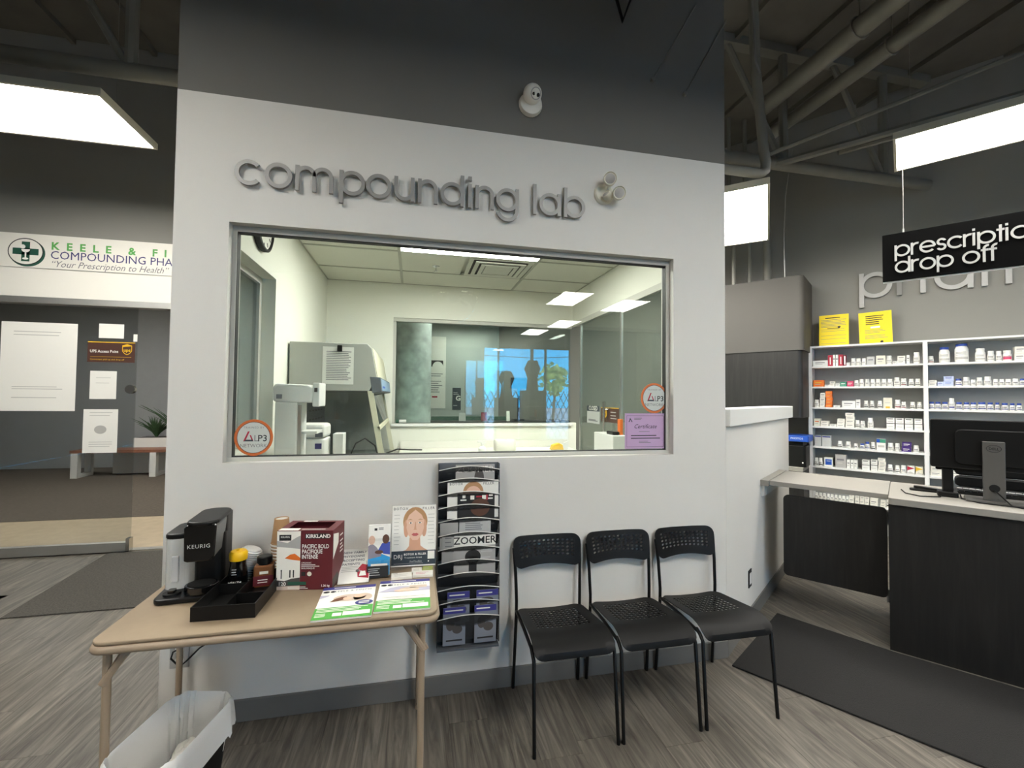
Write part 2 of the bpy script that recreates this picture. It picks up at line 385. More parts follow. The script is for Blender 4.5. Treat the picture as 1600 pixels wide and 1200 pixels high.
# lab back half wall, header, glazing
BX0, BZ0, BZ1 = -.215, 1.225, 2.32
b = MB(); b.box(LX, BX0, LB, LB + .1, 0, LZ).box(BX0, LR + .05, LB, LB + .1, 0, BZ0).box(BX0, LR + .05, LB, LB + .1, BZ1, LZ)
struct(b.build('wall_back', 'lab_wall'))
w3 = struct(empty('window_3', (0, LB, BZ0)))
b = MB(); b.box(BX0, BX0 + .03, .03, .07, 0, 1.095).box(BX0, LR, .02, .08, 1.06, 1.095)
b.build('window_frame', 'alu_frame', w3)
MB().box(BX0 + .03, LR - .01, .045, .055, .0, 1.06).build('window_pane', 'glass_green', w3)
MB().box(BX0, LR, -.03, .1, -.03, .0).build('window_sill', 'white_plastic', w3)
# lab right glazed wall with door
b = MB(); b.box(LR, LR + .05, .12, .546, 0, LZ).box(LR, LR + .05, .546, LB, 2.35, LZ)
struct(b.build('wall_right', 'lab_wall'))
w4 = struct(empty('door_2', (LR + .02, 1.4, 0)))
b = MB(); b.box(-.02, .03, -.854, 1.04, 2.3, 2.35)
b.build('door_header', 'alu_frame', w4)
MB().box(0, .01, -.854, -.14, 0, 2.3).build('glass_panel', 'glass_green', w4)
MB().box(0, .01, -.12, .82, .01, 2.3).build('glass_panel', 'glass_green', w4)
MB().box(-.004, .014, -.145, -.115, 0, 2.3).build('mullion', 'alu', w4)
MB().box(-.004, .014, .82, .85, 0, 2.3).build('mullion', 'alu', w4)
b = MB().cyl((-.05, .11, .9), (-.05, .11, 1.475), .013).cyl((-.05, .11, .98), (0, .11, .98), .008).cyl((-.05, .11, 1.4), (0, .11, 1.4), .008)
b.build('door_handle', 'steel', w4, smooth=40)
# lab ceiling: grid and tiles
lc = struct(MB().box(XL, LR + .05, .12, LB + .1, LZ + .03, LZ + .06).build('ceiling', 'tile_white'))
gx = [LX, -.13, 1.03, LR]; gy = [.12, .62, 1.36, 1.94, LB]
for i in range(3):
    for j in range(4):
        if i == 1 and j == 1: continue
        if i == 1 and j == 2:
            MB().box(gx[1] + .012, .415, gy[2] + .012, gy[3] - .012, LZ - .004, LZ + .012).build('ceiling_tile', 'tile_white', lc); continue
        MB().box(gx[i] + .012, gx[i + 1] - .012, gy[j] + .012, gy[j + 1] - .012, LZ - .004, LZ + .012).build('ceiling_tile', 'tile_white', lc)
b = MB()
for x in gx: b.box(x - .012, x + .012, .12, LB, LZ - .008, LZ + .002)
for y in gy: b.box(LX, LR, y - .012, y + .012, LZ - .0085, LZ + .0015)
b.build('tee_grid', 'grid_white', lc)

# door wall (left), sign fascia and entrance
DY = 2.69
b = MB(); b.box(-8, XL + .1, DY, DY + .12, 2.985, DK, 1).box(-8, XL + .1, DY - .01, DY + .12, 2.39, 2.985, 0).box(-8, -4.7, DY, DY + .12, 0, 2.39, 2).box(-1.3, XL, DY, DY + .12, 0, 2.39, 0)
struct(b.build('wall_door', ['warm_white', 'grey_wall', 'store_wall']))
d1 = struct(empty('door_1', (-3.6, DY - .03, 0)))
b = MB().box(-1.1, 2.3, -.03, .08, 2.33, 2.39); b.build('door_header', 'alu', d1, bevel=.003)
MB().box(-1.1, .985, 0, .012, .09, 2.33).build('glass_panel', 'glass_smoke', d1)
MB().box(-1.1, .985, -.02, .03, .008, .095).build('bottom_rail', 'alu', d1, bevel=.003)
MB().box(.96, .99, -.025, .035, .008, .13).build('rail_bracket', 'steel', d1)
MB().prism(el(.945, 1.545, .042, .042), -.012, .024, 'y').build('lock', 'steel', d1)
MB().box(-1.1, 2.3, .02, .1, 0, .006).build('threshold', 'alu', d1)
# vestibule shell
struct(MB().box(-8, XL, 8.3, 8.42, 0, 3.45).build('wall_vestibule', 'vest_wall'))
struct(MB().box(-8, XL, DY + .12, 8.42, 3.42, 3.46).build('ceiling', 'tile_white'))
struct(MB().box(-8.1, -8, -11.2, 8.6, 0, DK).build('wall_west', 'dark_wall'))
struct(MB().box(8.3, 8.4, -11.2, 8.6, 0, DK).build('wall_east', 'dark_wall'))
struct(MB().box(-1, 8.3, 6.2, 6.3, 0, DK).build('wall_rear', 'far_wall'))
struct(MB().box(-8, 8.3, 8.5, 8.6, 0, DK).build('wall_north', 'dark_wall'))
struct(MB().box(XL + .1, 2.2, LB + .1, 6.2, 2.86, 2.9).build('ceiling', 'far_wall'))
# storefront wall behind the viewer, two window bays
b = MB(); z0, z1 = .14, 3.06
for x0, x1 in ((-8, 2.05), (4.88, 8.3)): b.box(x0, x1, -11.2, -11.05, 0, DK)
for x0, x1 in ((2.05, 4.88),): b.box(x0, x1, -11.2, -11.05, 0, z0).box(x0, x1, -11.2, -11.05, z1, DK)
struct(b.build('wall_storefront', 'grey_wall'))
for k, (x0, x1, mu) in enumerate(((2.05, 4.88, (2.54, 4.05)),)):
    w = struct(empty('window_%d' % (4 + k), ((x0 + x1) / 2, -11.1, z0))); cx = (x0 + x1) / 2; b = MB()
    for m in (x0 + .02, x1 - .02) + mu: b.box(m - cx - .025, m - cx + .025, -.05, .05, 0, z1 - z0)
    b.box(x0 - cx, x1 - cx, -.049, .049, 0, .05).box(x0 - cx, x1 - cx, -.049, .049, z1 - z0 - .05, z1 - z0)
    b.build('window_frame', 'dark_wall', w)
    MB().box(x0 - cx + .04, x1 - cx - .04, -.004, .004, .05, z1 - z0 - .05).build('window_pane', 'glass', w)
# pharmacy back wall
A1 = 4.98
pwl = MB().box(-4.03, 6.4, 0, .12, 0, DK, 0)
struct(pwl.build('wall_pharmacy', 'grey_wall', None, pv(0, A1), RZ))

# half wall beside the counter
HB = 1.078
hw = struct(MB().box(0, .12, 0, 1.93, 0, 1.345).build('wall_half', 'white_wall', None, pv(HB - .12, 1.47), RZ, bevel=.003))
MB().box(-.02, .145, -.0, 1.99, 1.345, 1.45).build('wall_cap', 'white_plastic', hw, bevel=.004)
MB().box(.12, .13, .0, 1.93, 0, .1).build('baseboard', 'base_vinyl', hw)

# steel joist, pipes and conduits under the roof deck
JY, JZ = 1.25, 3.76
tr = empty('roof_joist', (0, JY, JZ)); tag(tr, 'dark painted steel joist with round lower chord running behind the wall top', 'beam')
MB().cyl((-8, 0, 0), (XL, 0, 0), .055, 12).build('lower_chord', 'pipe_dark', tr, smooth=40)
MB().cyl((1.84, 0, 0), (5.2, 0, 0), .055, 12).build('lower_chord', 'pipe_dark', tr, smooth=40)
MB().box(-8, 5.2, -.05, .05, DK - JZ - .08, DK - JZ).build('upper_chord', 'pipe_dark', tr)
for x0 in (-7.2, -6, -4.8, -3.6, -2.4, 3.0, 4.2):
    MB().cyl((x0 + .43, 0, 0), (x0 + .43, 0, DK - JZ - .04), .04, 8).build('web_post', 'pipe_dark', tr, smooth=40)
    MB().cyl((x0 - .2, 0, DK - JZ - .04), (x0 + .4, 0, .05), .028, 8).build('web_brace', 'pipe_dark', tr, smooth=40)
for k, (x, z, r, lab) in enumerate(((3.5, 4.2, .06, 'lower of two parallel dark overhead pipes above the pharmacy side'), (3.2, 4.28, .075, 'upper, thicker of two parallel dark overhead pipes above the pharmacy side'))):
    o = empty('overhead_pipe', (x, 0, z)); tag(o, lab, 'pipe')
    MB().cyl((0, -3, 0), (0, 1.25 + .3 * (1 - k), 0), r, 12).build('pipe_run', 'pipe_dark', o, smooth=40)
    for y in (-1.6, .3):
        MB().tube([(0 + (r + .008) * math.cos(t), y, (r + .008) * math.sin(t)) for t in [2 * PI * i / 12 for i in range(12)]], .008, 5, closed=True).cyl((0, y, r), (0, y, DK - z), .006, 6).build('pipe_hanger', 'pipe_dark', o)
dp = MB().tube([(2.44, .5, 4.88), (2.47, .5, 4.0), (2.53, .5, 3.45), (2.555, .5, 3.28), (2.55, .5, 3.225), (2.51, .5, 3.195), (2.4, .5, 3.195), (1.84, .5, 3.195)], .035, 12)
tag(dp.build('drain_pipe', 'pipe_dark', smooth=50), 'grey pipe dropping from the ceiling and elbowing behind the wall corner', 'pipe')
tag(MB().tube([(2.15, .2, 4.88), (2.40, .42, 3.98), (2.44, .425, 3.9)], .007, 6).build('conduit', 'wire_grey', smooth=50), 'thin pale conduit slanting down to the elbowed grey pipe', 'conduit')
for k, (p, q, r, lab) in enumerate((((3.3, 1.25, 3.74), (6.2, -1.2, 4.1), .035, 'dark slanting sprinkler pipe nearest the hanging black sign'), ((3.9, 1.1, 3.86), (6.4, -.55, 4.3), .028, 'thin dark slanting pipe above the sprinkler line'), ((3.2, 1.2, 3.8), (6.5, -2.3, 4.6), .02, 'slim dark pipe crossing under the roof deck at upper right'))):
    tag(MB().cyl(p, q, r, 8).build('sprinkler_pipe', 'pipe_dark', smooth=40), lab, 'pipe')
for x, lab in ((4.1, 'thick dark vertical pipe against the wall above the grey cabinet box'), (3.94, 'thin dark vertical pipe left of the thick one above the grey cabinet box'), (3.72, 'leftmost dark vertical pipe, just right of the white wall corner')):
    r = .045 if x == 4.1 else .022; yy = 2.2 if x > 4 else 2.3
    tag(MB().tube([(x, yy, 2.867), (x, yy, 3.5), (x - .06, yy, 3.75), (x - .06, yy, DK)], r, 10).build('riser_pipe', 'pipe_dark', smooth=40), lab, 'pipe')
tag(MB().tube([(3.78, 1.5, 4.1), (3.88, 1.7, 3.7), (4.0, 1.85, 3.3), (4.03, 1.87, 2.866)], .006, 6).build('cable_drop', 'wire_grey'), 'thin grey cable dropping to the top of the grey cabinet box', 'cable')
tag(MB().tube([(.95, -.04, 4.88), (1.0, -.06, 4.0), (1.1, -.09, 3.6), (1.25, -.06, 4.0), (1.3, -.04, 4.88)], .012, 6).build('hanging_cable', 'black_matte'), 'dark cable loop hanging at the top of the dark wall', 'cable')
for i, (x, z, l) in enumerate(((1.33, 3.36, 'left'), (1.54, 3.31, 'right'))):
    tag(MB().cyl((x, -.01, z), (x + .28, -.01, z + .5), .004, 6).cyl((x, 0, z), (x, -.02, z), .012, 8).build('brace_wire', 'pipe_dark'), 'thin dark brace wire, %s of the pair at the dark wall top' % l, 'wire')

# floor mats
def fmat(name, poly, m, label):
    return tag(MB().prism(poly, .0005, .010, 'z').build(name, m, bevel=.003), label, 'mat')
fmat('entrance_mat', [(-2.655, 1.336), (-1.20, 1.36), (-1.20, 2.62), (-2.775, 2.62)], 'mat_left', 'dark charcoal floor mat in front of the glass entrance door')
P4 = [pv(*p)[:2] for p in ((1.13, 1.38), (4.2, 1.20), (4.2, 2.18), (1.83, 2.18), (1.19, 2.26))]
fmat('counter_mat', P4, 'mat_carpet', 'black carpet mat on the floor before the pharmacy counter')

# ================================================================== LIGHTS
def panel_light(label, loc, rot=0, lx=1.2, ly=.6, group='flat ceiling light panels', wires=True):
    o = empty('ceiling_light', loc, rot); tag(o, label, 'light', group)
    f = MB(); t = .018
    f.box(-lx / 2, lx / 2, -ly / 2, -ly / 2 + t, -.002, .045).box(-lx / 2, lx / 2, ly / 2 - t, ly / 2, -.002, .045).box(-lx / 2, -lx / 2 + t, -ly / 2 + t, ly / 2 - t, -.002, .045).box(lx / 2 - t, lx / 2, -ly / 2 + t, ly / 2 - t, -.002, .045)
    f.build('light_frame', 'light_frame', o)
    MB().box(-lx / 2 + t, lx / 2 - t, -ly / 2 + t, ly / 2 - t, .004, .012).build('diffuser', 'panel_light', o)
    MB().box(-lx / 2 + t, lx / 2 - t, -ly / 2 + t, ly / 2 - t, .03, .044).build('light_back', 'light_frame', o)
    if wires:
        for sx in (-1, 1):
            MB().cyl((sx * (lx / 2 - .1), 0, .04), (sx * (lx / 2 - .1), 0, DK - loc[2]), .002, 5).build('suspension_wire', 'wire_grey', o)
    return o
LZ2 = 3.39
panel_light('bright white ceiling light panel over the left entrance mat', (-2.56, 1.265, LZ2), 0, 1.2, .65)
panel_light('bright white ceiling light panel above the hanging black sign', pv(2.44, 3.1, LZ2), RZ, 1.2, .62)
x, y, z = pv(.78, 2.92, 3.1)
panel_light('white ceiling light panel half hidden behind the wall corner', (x - .07, y + .05, z), rad(48), 1.36, .66, wires=False)
for i, (x, y, l) in enumerate(((2.88, -5.65, 'reflected in the lab window, largest of the row'), (4.2, -6.0, 'reflected in the lab window at far right'), (3.75, -8.5, 'reflected in the lab window, third along'), (3.4, -10.1, 'reflected in the lab window nearest the sky'),
                               (-1.7, -1.9, 'overhead behind the viewer at left'), (-4.6, -1.9, 'added as unseen fill behind the viewer at far left'), (1.5, -2.6, 'added as unseen fill behind the viewer at right'), (3.6, -2.6, 'added as unseen fill behind the viewer at far right'), (-4.6, -5.6, 'added as unseen fill far behind the viewer at left'))):  # all but the first here are unseen fill panels, added to brighten the room
    panel_light('ceiling light panel ' + l, (x, y, LZ2), PI / 2, 1.2, .6)
panel_light('added light panel, out of view, brightening the entrance vestibule', (-3.6, 4.6, 3.39), 0, 1.2, .6, wires=False)  # unseen panel added to brighten the vestibule
panel_light('second added light panel, out of view, brightening the vestibule towards the bench', (-5.0, 5.6, 3.39), 0, 1.2, .6, wires=False)  # another added panel, kept out of view, lifting the dark vestibule
panel_light('added fill light panel, unseen, over the staff side of the pharmacy', pv(-.6, 3.6, 3.2), RZ, 1.2, .6, wires=False)  # unseen fill added because the staff area came out too dark
panel_light('narrow light panel glowing in the room behind the lab', (.95, 5.6, 2.80), 0, .75, .3, wires=False)
panel_light('light panel of the room behind the lab, out of sight', (.75, 3.1, 2.84), 0, .6, .4, wires=False)
ll = empty('lab_ceiling_light', ((gx[1] + gx[2]) / 2, .97, LZ)); tag(ll, 'bright light panel set in the lab tile ceiling at the window top', 'light')
MB().box(-.565, .565, -.34, .37, -.01, 0).build('diffuser', 'lab_light', ll)
MB().box(-.58, .58, .37, .385, -.012, 0).box(-.58, .58, -.35, -.34, -.012, 0).box(-.58, -.565, -.34, .37, -.012, 0).box(.565, .58, -.34, .37, -.012, 0).build('light_frame', 'grid_white', ll)
# ================================================================== MAIN WALL THINGS
sg = empty('wall_lettering', (0, -.004, 2.497)); tag(sg, 'raised grey lettering reading compounding lab on the white wall', 'sign')
LS = .1225
for ch, x in zip('compoundinglab', (-.838, -.709, -.574, -.373, -.247, -.111, .006, .119, .263, .301, .412, .614, .648, .789)):
    w = {'c': 1.02}.get(ch, 1)
    o = glyph(ch, LS, .014).build('letter_' + ch, 'letter_grey', sg, (x, -.008, 0)); 
    MB().cyl((LS * .5 if ch in 'copdgab' else LS * .075, 0, .01), (LS * .5 if ch in 'copdgab' else LS * .075, .012, .01), .003, 6).build('standoff', 'letter_grey', o)
# dome camera
dc = empty('security_camera', (.597, 0, 3.10), 0); tag(dc, 'white dome security camera on the dark upper wall', 'camera')
MB().lathe([(0, 0), (.062, 0), (.066, .012), (.06, .03), (.05, .034)], 28).build('mount_ring', 'warm_white', dc, (0, 0, 0), (PI / 2, 0, 0), smooth=40)
b = MB(); pr = [(.05 * math.cos(t), .05 * math.sin(t)) for t in [rad(-60 + 150 * i / 14) for i in range(15)]]
b.lathe(pr, 24); dm = b.build('camera_ball', 'warm_white', dc, (-.002, -.06, .028), (rad(118), 0, rad(14)), smooth=60)
MB().lathe([(0, .0), (.03, .0), (.03, -.0), (.0, .002)], 20).build('face_plate', 'photo_grey', dm, (0, 0, .043), (0, 0, 0))
MB().lathe([(0, 0), (.011, 0), (.009, .006), (0, .007)], 16).build('lens', 'black_gloss', dm, (.012, -.004, .0445))
MB().lathe([(0, 0), (.009, 0), (.007, .004), (0, .005)], 16).build('infrared_eye', 'black_gloss', dm, (-.012, -.004, .0445))
# emergency light heads
em = empty('emergency_light', (1.03, 0, 2.655)); tag(em, 'white emergency light with three swivel lamp heads beside the lettering', 'light')
MB().lathe([(0, 0), (.058, 0), (.058, .012), (.05, .02), (0, .022)], 24).build('back_plate', 'cream', em, (0, 0, 0), (PI / 2, 0, 0), smooth=40)
for k, (x, z, rx, rz) in enumerate(((.005, .055, 102, -16), (.058, -.018, 104, -12), (.0, -.022, 60, -60))):
    h = MB().lathe([(0, -.045), (.02, -.042), (.034, -.02), (.037, .018), (.034, .022), (.03, .015), (0, .013)], 20).build('lamp_head', 'cream', em, (x, -.075 if k < 2 else -.045, z), (rad(rx), 0, rad(rz)), smooth=40)
    if k == 2: h.scale = (.7, .7, .7)
    MB().lathe([(0, 0), (.029, 0), (.02, .004), (0, .006)], 18).build('lens', 'photo_grey', h, (0, 0, .014), smooth=40)
    MB().cyl((x, -.02, z * .4), (x, -.05, z * .8), .008, 8).build('swivel_arm', 'cream', em)
# stickers and certificate on the glass
def trained(x, z, label):
    o = MB().prism(el(0, 0, .086, .088, 40), 0, .0012, 'z').build('window_sticker', 'orange_ring', None, (x, .0622, z), STAND); tag(o, label, 'sticker')
    dec(o, 'sticker_grey', [el(0, 0, .072, .074, 40)], 4); dec(o, 'brown', [el(0, 0, .0745, .0765, 40)], 3.5)
    dec(o, 'red', [[(-.046, -.018), (-.026, .03), (-.018, .03), (-.034, -.010), (-.010, -.010), (-.018, .012), (-.012, .012), (0, -.018)]], 5)
    dec(o, 'slate', [[(-.046, -.018), (0, -.018), (-.006, -.010), (-.034, -.010)]], 5.5)
    tx(o, 'L', 0, -.018, .044, 'ink_grey', 5); tx(o, 'P3', .017, -.018, .044, 'ink', 5, bold=.0004)
    tx(o, 'NETWORK', 0, -.047, .024, 'ink_grey', 5, 'CENTER'); tx(o, 'TRAINED BY', 0, .044, .0135, 'ink_grey', 5, 'CENTER', space=1.25)
trained(-.752, 1.300, 'round orange and grey network sticker at the lower left of the window')
trained(1.383, 1.511, 'round orange and grey network sticker above the purple certificate')
ct = sheet('certificate', .255, .205, 'lilac', (1.325, .0628, 1.216), STAND); tag(ct, 'purple paper certificate taped inside the window corner', 'certificate')
dec(ct, 'ink', [rc(-.118, .011, .118, .0125), rc(-.118, .190, .118, .1915), rc(-.118, .011, -.1165, .19), rc(.1165, .011, .118, .19)], 2)
dec(ct, 'slate', [[(-.105, .155), (-.095, .18), (-.08, .155), (-.086, .155), (-.094, .17), (-.099, .155)]], 2)
tx(ct, 'Certificate', 0, .118, .034, 'ink', 2, 'CENTER', shear=.35)
lines(ct, 'ink', -.09, .1, (.074, .058), .005, 2, .15); lines(ct, 'ink_grey', -.04, .04, (.098, .042, .034), .003, 2); lines(ct, 'ink_grey', -.07, -.02, (.168, .176), .003, 2)
# wall outlets
def outlet(loc, rot, label, w=.072):
    o = MB().box(-w / 2, w / 2, -.006, 0, -.058, .058).build('wall_outlet', 'photo_grey', None, loc, rot, bevel=.002); tag(o, label, 'outlet')
    for z in (.026, -.026):
        s = MB().prism(rrect(-.017, .017, z - .014, z + .014, .008, 3), -.008, -.005, 'y').build('socket', 'white_plastic', o)
        MB().box(-.007, -.005, -.0085, -.008, z - .002, z + .007).box(.005, .007, -.0085, -.008, z - .002, z + .007).build('slot', 'ink', s)
    return o
outlet((-1.012, 0, .33), 0, 'double wall outlet under the folding table with a black plug', .078)
outlet((1.458, 0, .325), 0, 'wall outlet behind the third black chair')
o = MB().box(-.035, .035, -.006, 0, -.058, .058).build('wall_switch', 'ink', None, pv(HB + .0005, 1.99, .30), RZ + PI / 2 , bevel=.002); tag(o, 'narrow dark framed outlet low on the angled half wall', 'outlet')
MB().box(-.02, .02, -.008, -.005, -.036, .036).build('cover_insert', 'white_plastic', o)

# magazine rack
mr = empty('magazine_rack', (.285, -.004, .262)); tag(mr, 'smoky grey tiered magazine rack hanging on the wall under the window', 'rack')
RW, RH = .154, .905
MB().box(-RW, RW, -.006, 0, 0, RH).build('back_panel', 'peg_dark', mr)
for sx in (-1, 1):
    MB().prism([(0, 0), (-.085, .02), (-.085, .20), (-.05, RH), (0, RH)], sx * RW - .0015, sx * RW + .0015, 'x').build('side_panel', 'rack_smoke', mr)
tops = [.17, .243, .308, .374, .437, .503, .571, .640, .706, .770, .835, .895]
for i, zt in enumerate(tops):
    lo = .005 if i == 0 else zt - .085; y1 = -.085 + .035 * i / 12; N = 10
    pt = [(-RW + 2 * RW * k / N, zt - .02 + .022 * math.sin(PI * k / N)) for k in range(N + 1)]
    pb = MB(); vs = []
    for d in (0, .002):
        for x, z in pt: vs.append((x, y1 - .012 * math.sin(PI * (x + RW) / (2 * RW)) + d, z))
        for x, z in pt: vs.append((x, y1 + .05 + d - .012 * math.sin(PI * (x + RW) / (2 * RW)), lo))
    n = N + 1; fs = []
    for k in range(N):
        fs += [(k, k + 1, n + k + 1, n + k), (2 * n + k, 3 * n + k, 3 * n + k + 1, 2 * n + k + 1), (k, 2 * n + k, 2 * n + k + 1, k + 1), (n + k, n + k + 1, 3 * n + k + 1, 3 * n + k)]
    pk = pb.add(vs, fs).build('pocket_front', 'rack_smoke', mr)
    MB().tube([(x, y1 - .012 * math.sin(PI * (x + RW) / (2 * RW)), z) for x, z in pt], .002, 5).build('pocket_lip', 'paper', pk)
MB().box(-RW, RW, -.085, 0, -.004, .006).build('rack_base', 'peg_dark', mr)
def pocket_y(i): return mr.location.y + (-.085 + .035 * i / 12)
def rack_item(i, dx, w, vis, m, label, cat='magazine', h=.2, tilt=0):
    """a sheet standing in pocket i, showing vis metres above the pocket lip"""
    z = mr.location.z + tops[i] + vis - h
    o = sheet(cat.replace(' ', '_'), w, h, m, (mr.location.x + dx, pocket_y(i) + .009, z), (PI / 2 + rad(1), 0, rad(tilt)), .003)
    tag(o, label, cat); return o
m = rack_item(11, .03, .2, .005, 'photo_grey', 'grey magazine with pale masthead in the topmost rack pocket', h=.12)
tx(m, 'ZOOMER', 0, .083, .044, 'paper', 2, 'CENTER', sx=1.05); dec(m, 'photo_dark', [el(.02, .05, .025, .05)], 1)
m = rack_item(9, .02, .26, .052, 'paper', 'white treatment poster with a blonde woman in the upper rack', 'poster', h=.19)
dec(m, 'hair', [el(0, .13, .052, .055)], 1); dec(m, 'skin', [el(0, .112, .043, .05)], 2); tx(m, 'BOTOX', -.12, .168, .017, 'ink', 2, space=1.2); tx(m, 'FILLER', .05, .168, .017, 'ink', 2, space=1.2)
m = rack_item(8, .035, .19, .05, 'ink', 'black magazine with red and white cover shapes in the rack', h=.16)
dec(m, 'paper', [rc(-.08, .125, -.05, .132), rc(-.07, .138, -.055, .155), rc(-.03, .13, -.01, .15), rc(.03, .13, .05, .15), rc(.06, .13, .085, .137), rc(.065, .145, .085, .155)], 1); dec(m, 'red', [rc(.0, .14, .03, .148), rc(.05, .125, .06, .155)], 1); dec(m, 'skin_deep', [el(.02, .09, .05, .045)], 2)
m = rack_item(6, .03, .16, .055, 'paper_grey', 'pale printed leaflet standing in the middle rack pocket', 'leaflet', h=.14); lines(m, 'ink_grey', -.05, .06, (.09, .1, .11, .12), .004)
m = rack_item(6, -.1, .09, .045, 'photo_grey', 'grey leaflet at the left of the middle rack pocket', 'leaflet', h=.14)
m = rack_item(5, -.10, .07, .055, 'photo_grey', 'narrow grey leaflet beside the black-lettered magazine', 'leaflet', h=.14); lines(m, 'ink_grey', -.02, .02, (.08, .1, .12), .005)
m = rack_item(5, .03, .21, .05, 'paper', 'white magazine with bold black masthead in the rack', h=.21)
tx(m, 'ZOOMER', 0, .165, .050, 'ink', 2, 'CENTER', sx=1.03, bold=.0006); dec(m, 'photo_grey', [rc(-.105, 0, .105, .155)], 1); dec(m, 'ink', [el(-.01, .10, .04, .035), rc(-.03, .02, .01, .1)], 2); lines(m, 'paper_grey', .03, .1, (.13, .12, .09, .07), .006, 2)
for i, dx, vis, l in ((1, -.05, .035, 'left of the pair in the upper blue row'), (1, .095, .035, 'right of the pair in the upper blue row'), (0, -.07, .035, 'lower left, bottom pocket'), (0, .085, .035, 'lower right, bottom pocket')):
    m = rack_item(i, dx, .11, vis, 'broch_grey', 'blue-headed health brochure in the rack, ' + l, 'brochure', h=.185 if i == 0 else .15)
    H = .185 if i == 0 else .15
    dec(m, 'violet', [rc(-.055, H - .03, .055, H)], 1); lines(m, 'paper', -.045, .045, (H - .018,), .006, 2); dec(m, 'photo_dark', [el(-.02, H * .55, .02, .03), el(.015, H * .42, .025, .022), el(.0, H * .68, .03, .012)], 2); dec(m, 'ink', [rc(-.04, .02, .04, .028)], 2)

# ================================================================== CHAIRS
def perf(b, nc, nr, R, OUT, rr, map3, th, hx, hy, rings=4):
    x0, x1, y0, y1 = R; cw, ch = (x1 - x0) / nc, (y1 - y0) / nr
    def P(u, v, w): return map3(u, v, w)
    for i in range(nc):
        for j in range(nr):
            cx, c2 = x0 + (i + .5) * cw, y0 + (j + .5) * ch
            bd = [(1, 0), (1, 1), (0, 1), (-1, 1), (-1, 0), (-1, -1), (0, -1), (1, -1)]
            o_ = [(cx + a * cw / 2, c2 + c_ * ch / 2) for a, c_ in bd]
            h = [(cx + hx * math.cos(k * PI / 4), c2 + hy * math.sin(k * PI / 4)) for k in range(8)]
            vs = [P(*p, th / 2) for p in o_] + [P(*p, th / 2) for p in h] + [P(*p, -th / 2) for p in o_] + [P(*p, -th / 2) for p in h]
            fs = []
            for k in range(8):
                l = (k + 1) % 8; fs += [(k, l, 8 + l, 8 + k), (16 + k, 24 + k, 24 + l, 16 + l), (8 + k, 8 + l, 24 + l, 24 + k)]
            b.add(vs, fs)
    per = [(x0 + cw * k / 2, y0) for k in range(2 * nc)] + [(x1, y0 + ch * k / 2) for k in range(2 * nr)] + [(x1 - cw * k / 2, y1) for k in range(2 * nc)] + [(x0, y1 - ch * k / 2) for k in range(2 * nr)]
    X0, X1, Y0, Y1 = OUT
    def outp(p):
        u = X0 + (p[0] - x0) / (x1 - x0) * (X1 - X0); v = Y0 + (p[1] - y0) / (y1 - y0) * (Y1 - Y0)
        iu, iv = min(max(u, X0 + rr), X1 - rr), min(max(v, Y0 + rr), Y1 - rr); d = Vector((u - iu, v - iv))
        if abs(d.x) > 1e-9 and abs(d.y) > 1e-9: d = d.normalized() * rr; return (iu + d.x, iv + d.y)
        return (u, v)
    op = [outp(p) for p in per]; n = len(per); vs = []; fs = []
    for s in (th / 2, -th / 2):
        for k in range(rings + 1):
            f = k / rings
            for p, q in zip(per, op): vs.append(P(p[0] + (q[0] - p[0]) * f, p[1] + (q[1] - p[1]) * f, s))
    L = n * (rings + 1)
    for k in range(rings):
        for i in range(n):
            j = (i + 1) % n; fs += [(k * n + i, k * n + j, (k + 1) * n + j, (k + 1) * n + i), (L + k * n + i, L + (k + 1) * n + i, L + (k + 1) * n + j, L + k * n + j)]
    for i in range(n): j = (i + 1) % n; fs.append((rings * n + i, rings * n + j, L + rings * n + j, L + rings * n + i))
    b.add(vs, fs)
def seat_map(u, v, w):
    s = .172 + .018 * (v / .43); x = u / .195 * s; y = -.055 - v
    z = .418 + .03 * min(v / .3, 1) + .010 * (u / .195) ** 2 - .008
    if v > .30: t = (v - .30) / .13; z = .448 - .008 + .010 * (u / .195) ** 2 * (1 - t) - .055 * t * t; y = -.355 - .115 * math.sin(t * PI / 2)
    return (x, y, z + w)
def back_map(u, v, w):
    x = u * (.93 + .07 * (v / .165)) ; zb = .610 + .022 * (1 - (u / .19) ** 2) * (1 - v / .165)
    return (x, -.042 + .035 * (v / .165) - .022 * (1 - (u / .19) ** 2) * -1 - .012 + w, zb + v)
ch = empty('dining_chair', (0, 0, 0)); G3 = 'black chairs along the wall'
tag(ch, 'black perforated chair nearest the magazine rack', 'chair', G3)
b = MB(); perf(b, 12, 9, (-.145, .145, .045, .255), (-.195, .195, 0, .43), .05, seat_map, .004, .0088, .0082, 6); b.build('seat', 'chair_black', ch, smooth=30)
b = MB(); perf(b, 12, 5, (-.158, .158, .045, .140), (-.19, .19, 0, .165), .045, back_map, .006, .0088, .0066, 3); b.build('backrest', 'chair_black', ch, smooth=30)
for sx in (-1, 1):
    MB().tube([(sx * .190, -.485, 0), (sx * .186, -.45, .38), (sx * .188, -.43, .405), (sx * .185, -.40, .415)], .0085, 8).build('leg', 'black_metal', ch, smooth=50)
    MB().tube([(sx * .178, -.022, 0), (sx * .172, -.055, .40), (sx * .172, -.056, .46), (sx * .176, -.045, .6), (sx * .182, -.025, .72)], .0085, 8).build('leg', 'black_metal', ch, smooth=50)
    MB().tube([(sx * .172, -.055, .41), (sx * .18, -.25, .415), (sx * .186, -.42, .408)], .008, 8).build('seat_rail', 'black_metal', ch, smooth=50)
MB().tube([(-.175, -.06, .405), (.175, -.06, .405)], .008, 8).build('cross_bar', 'black_metal', ch, smooth=50)
ch.location = (.708, 0, 0)
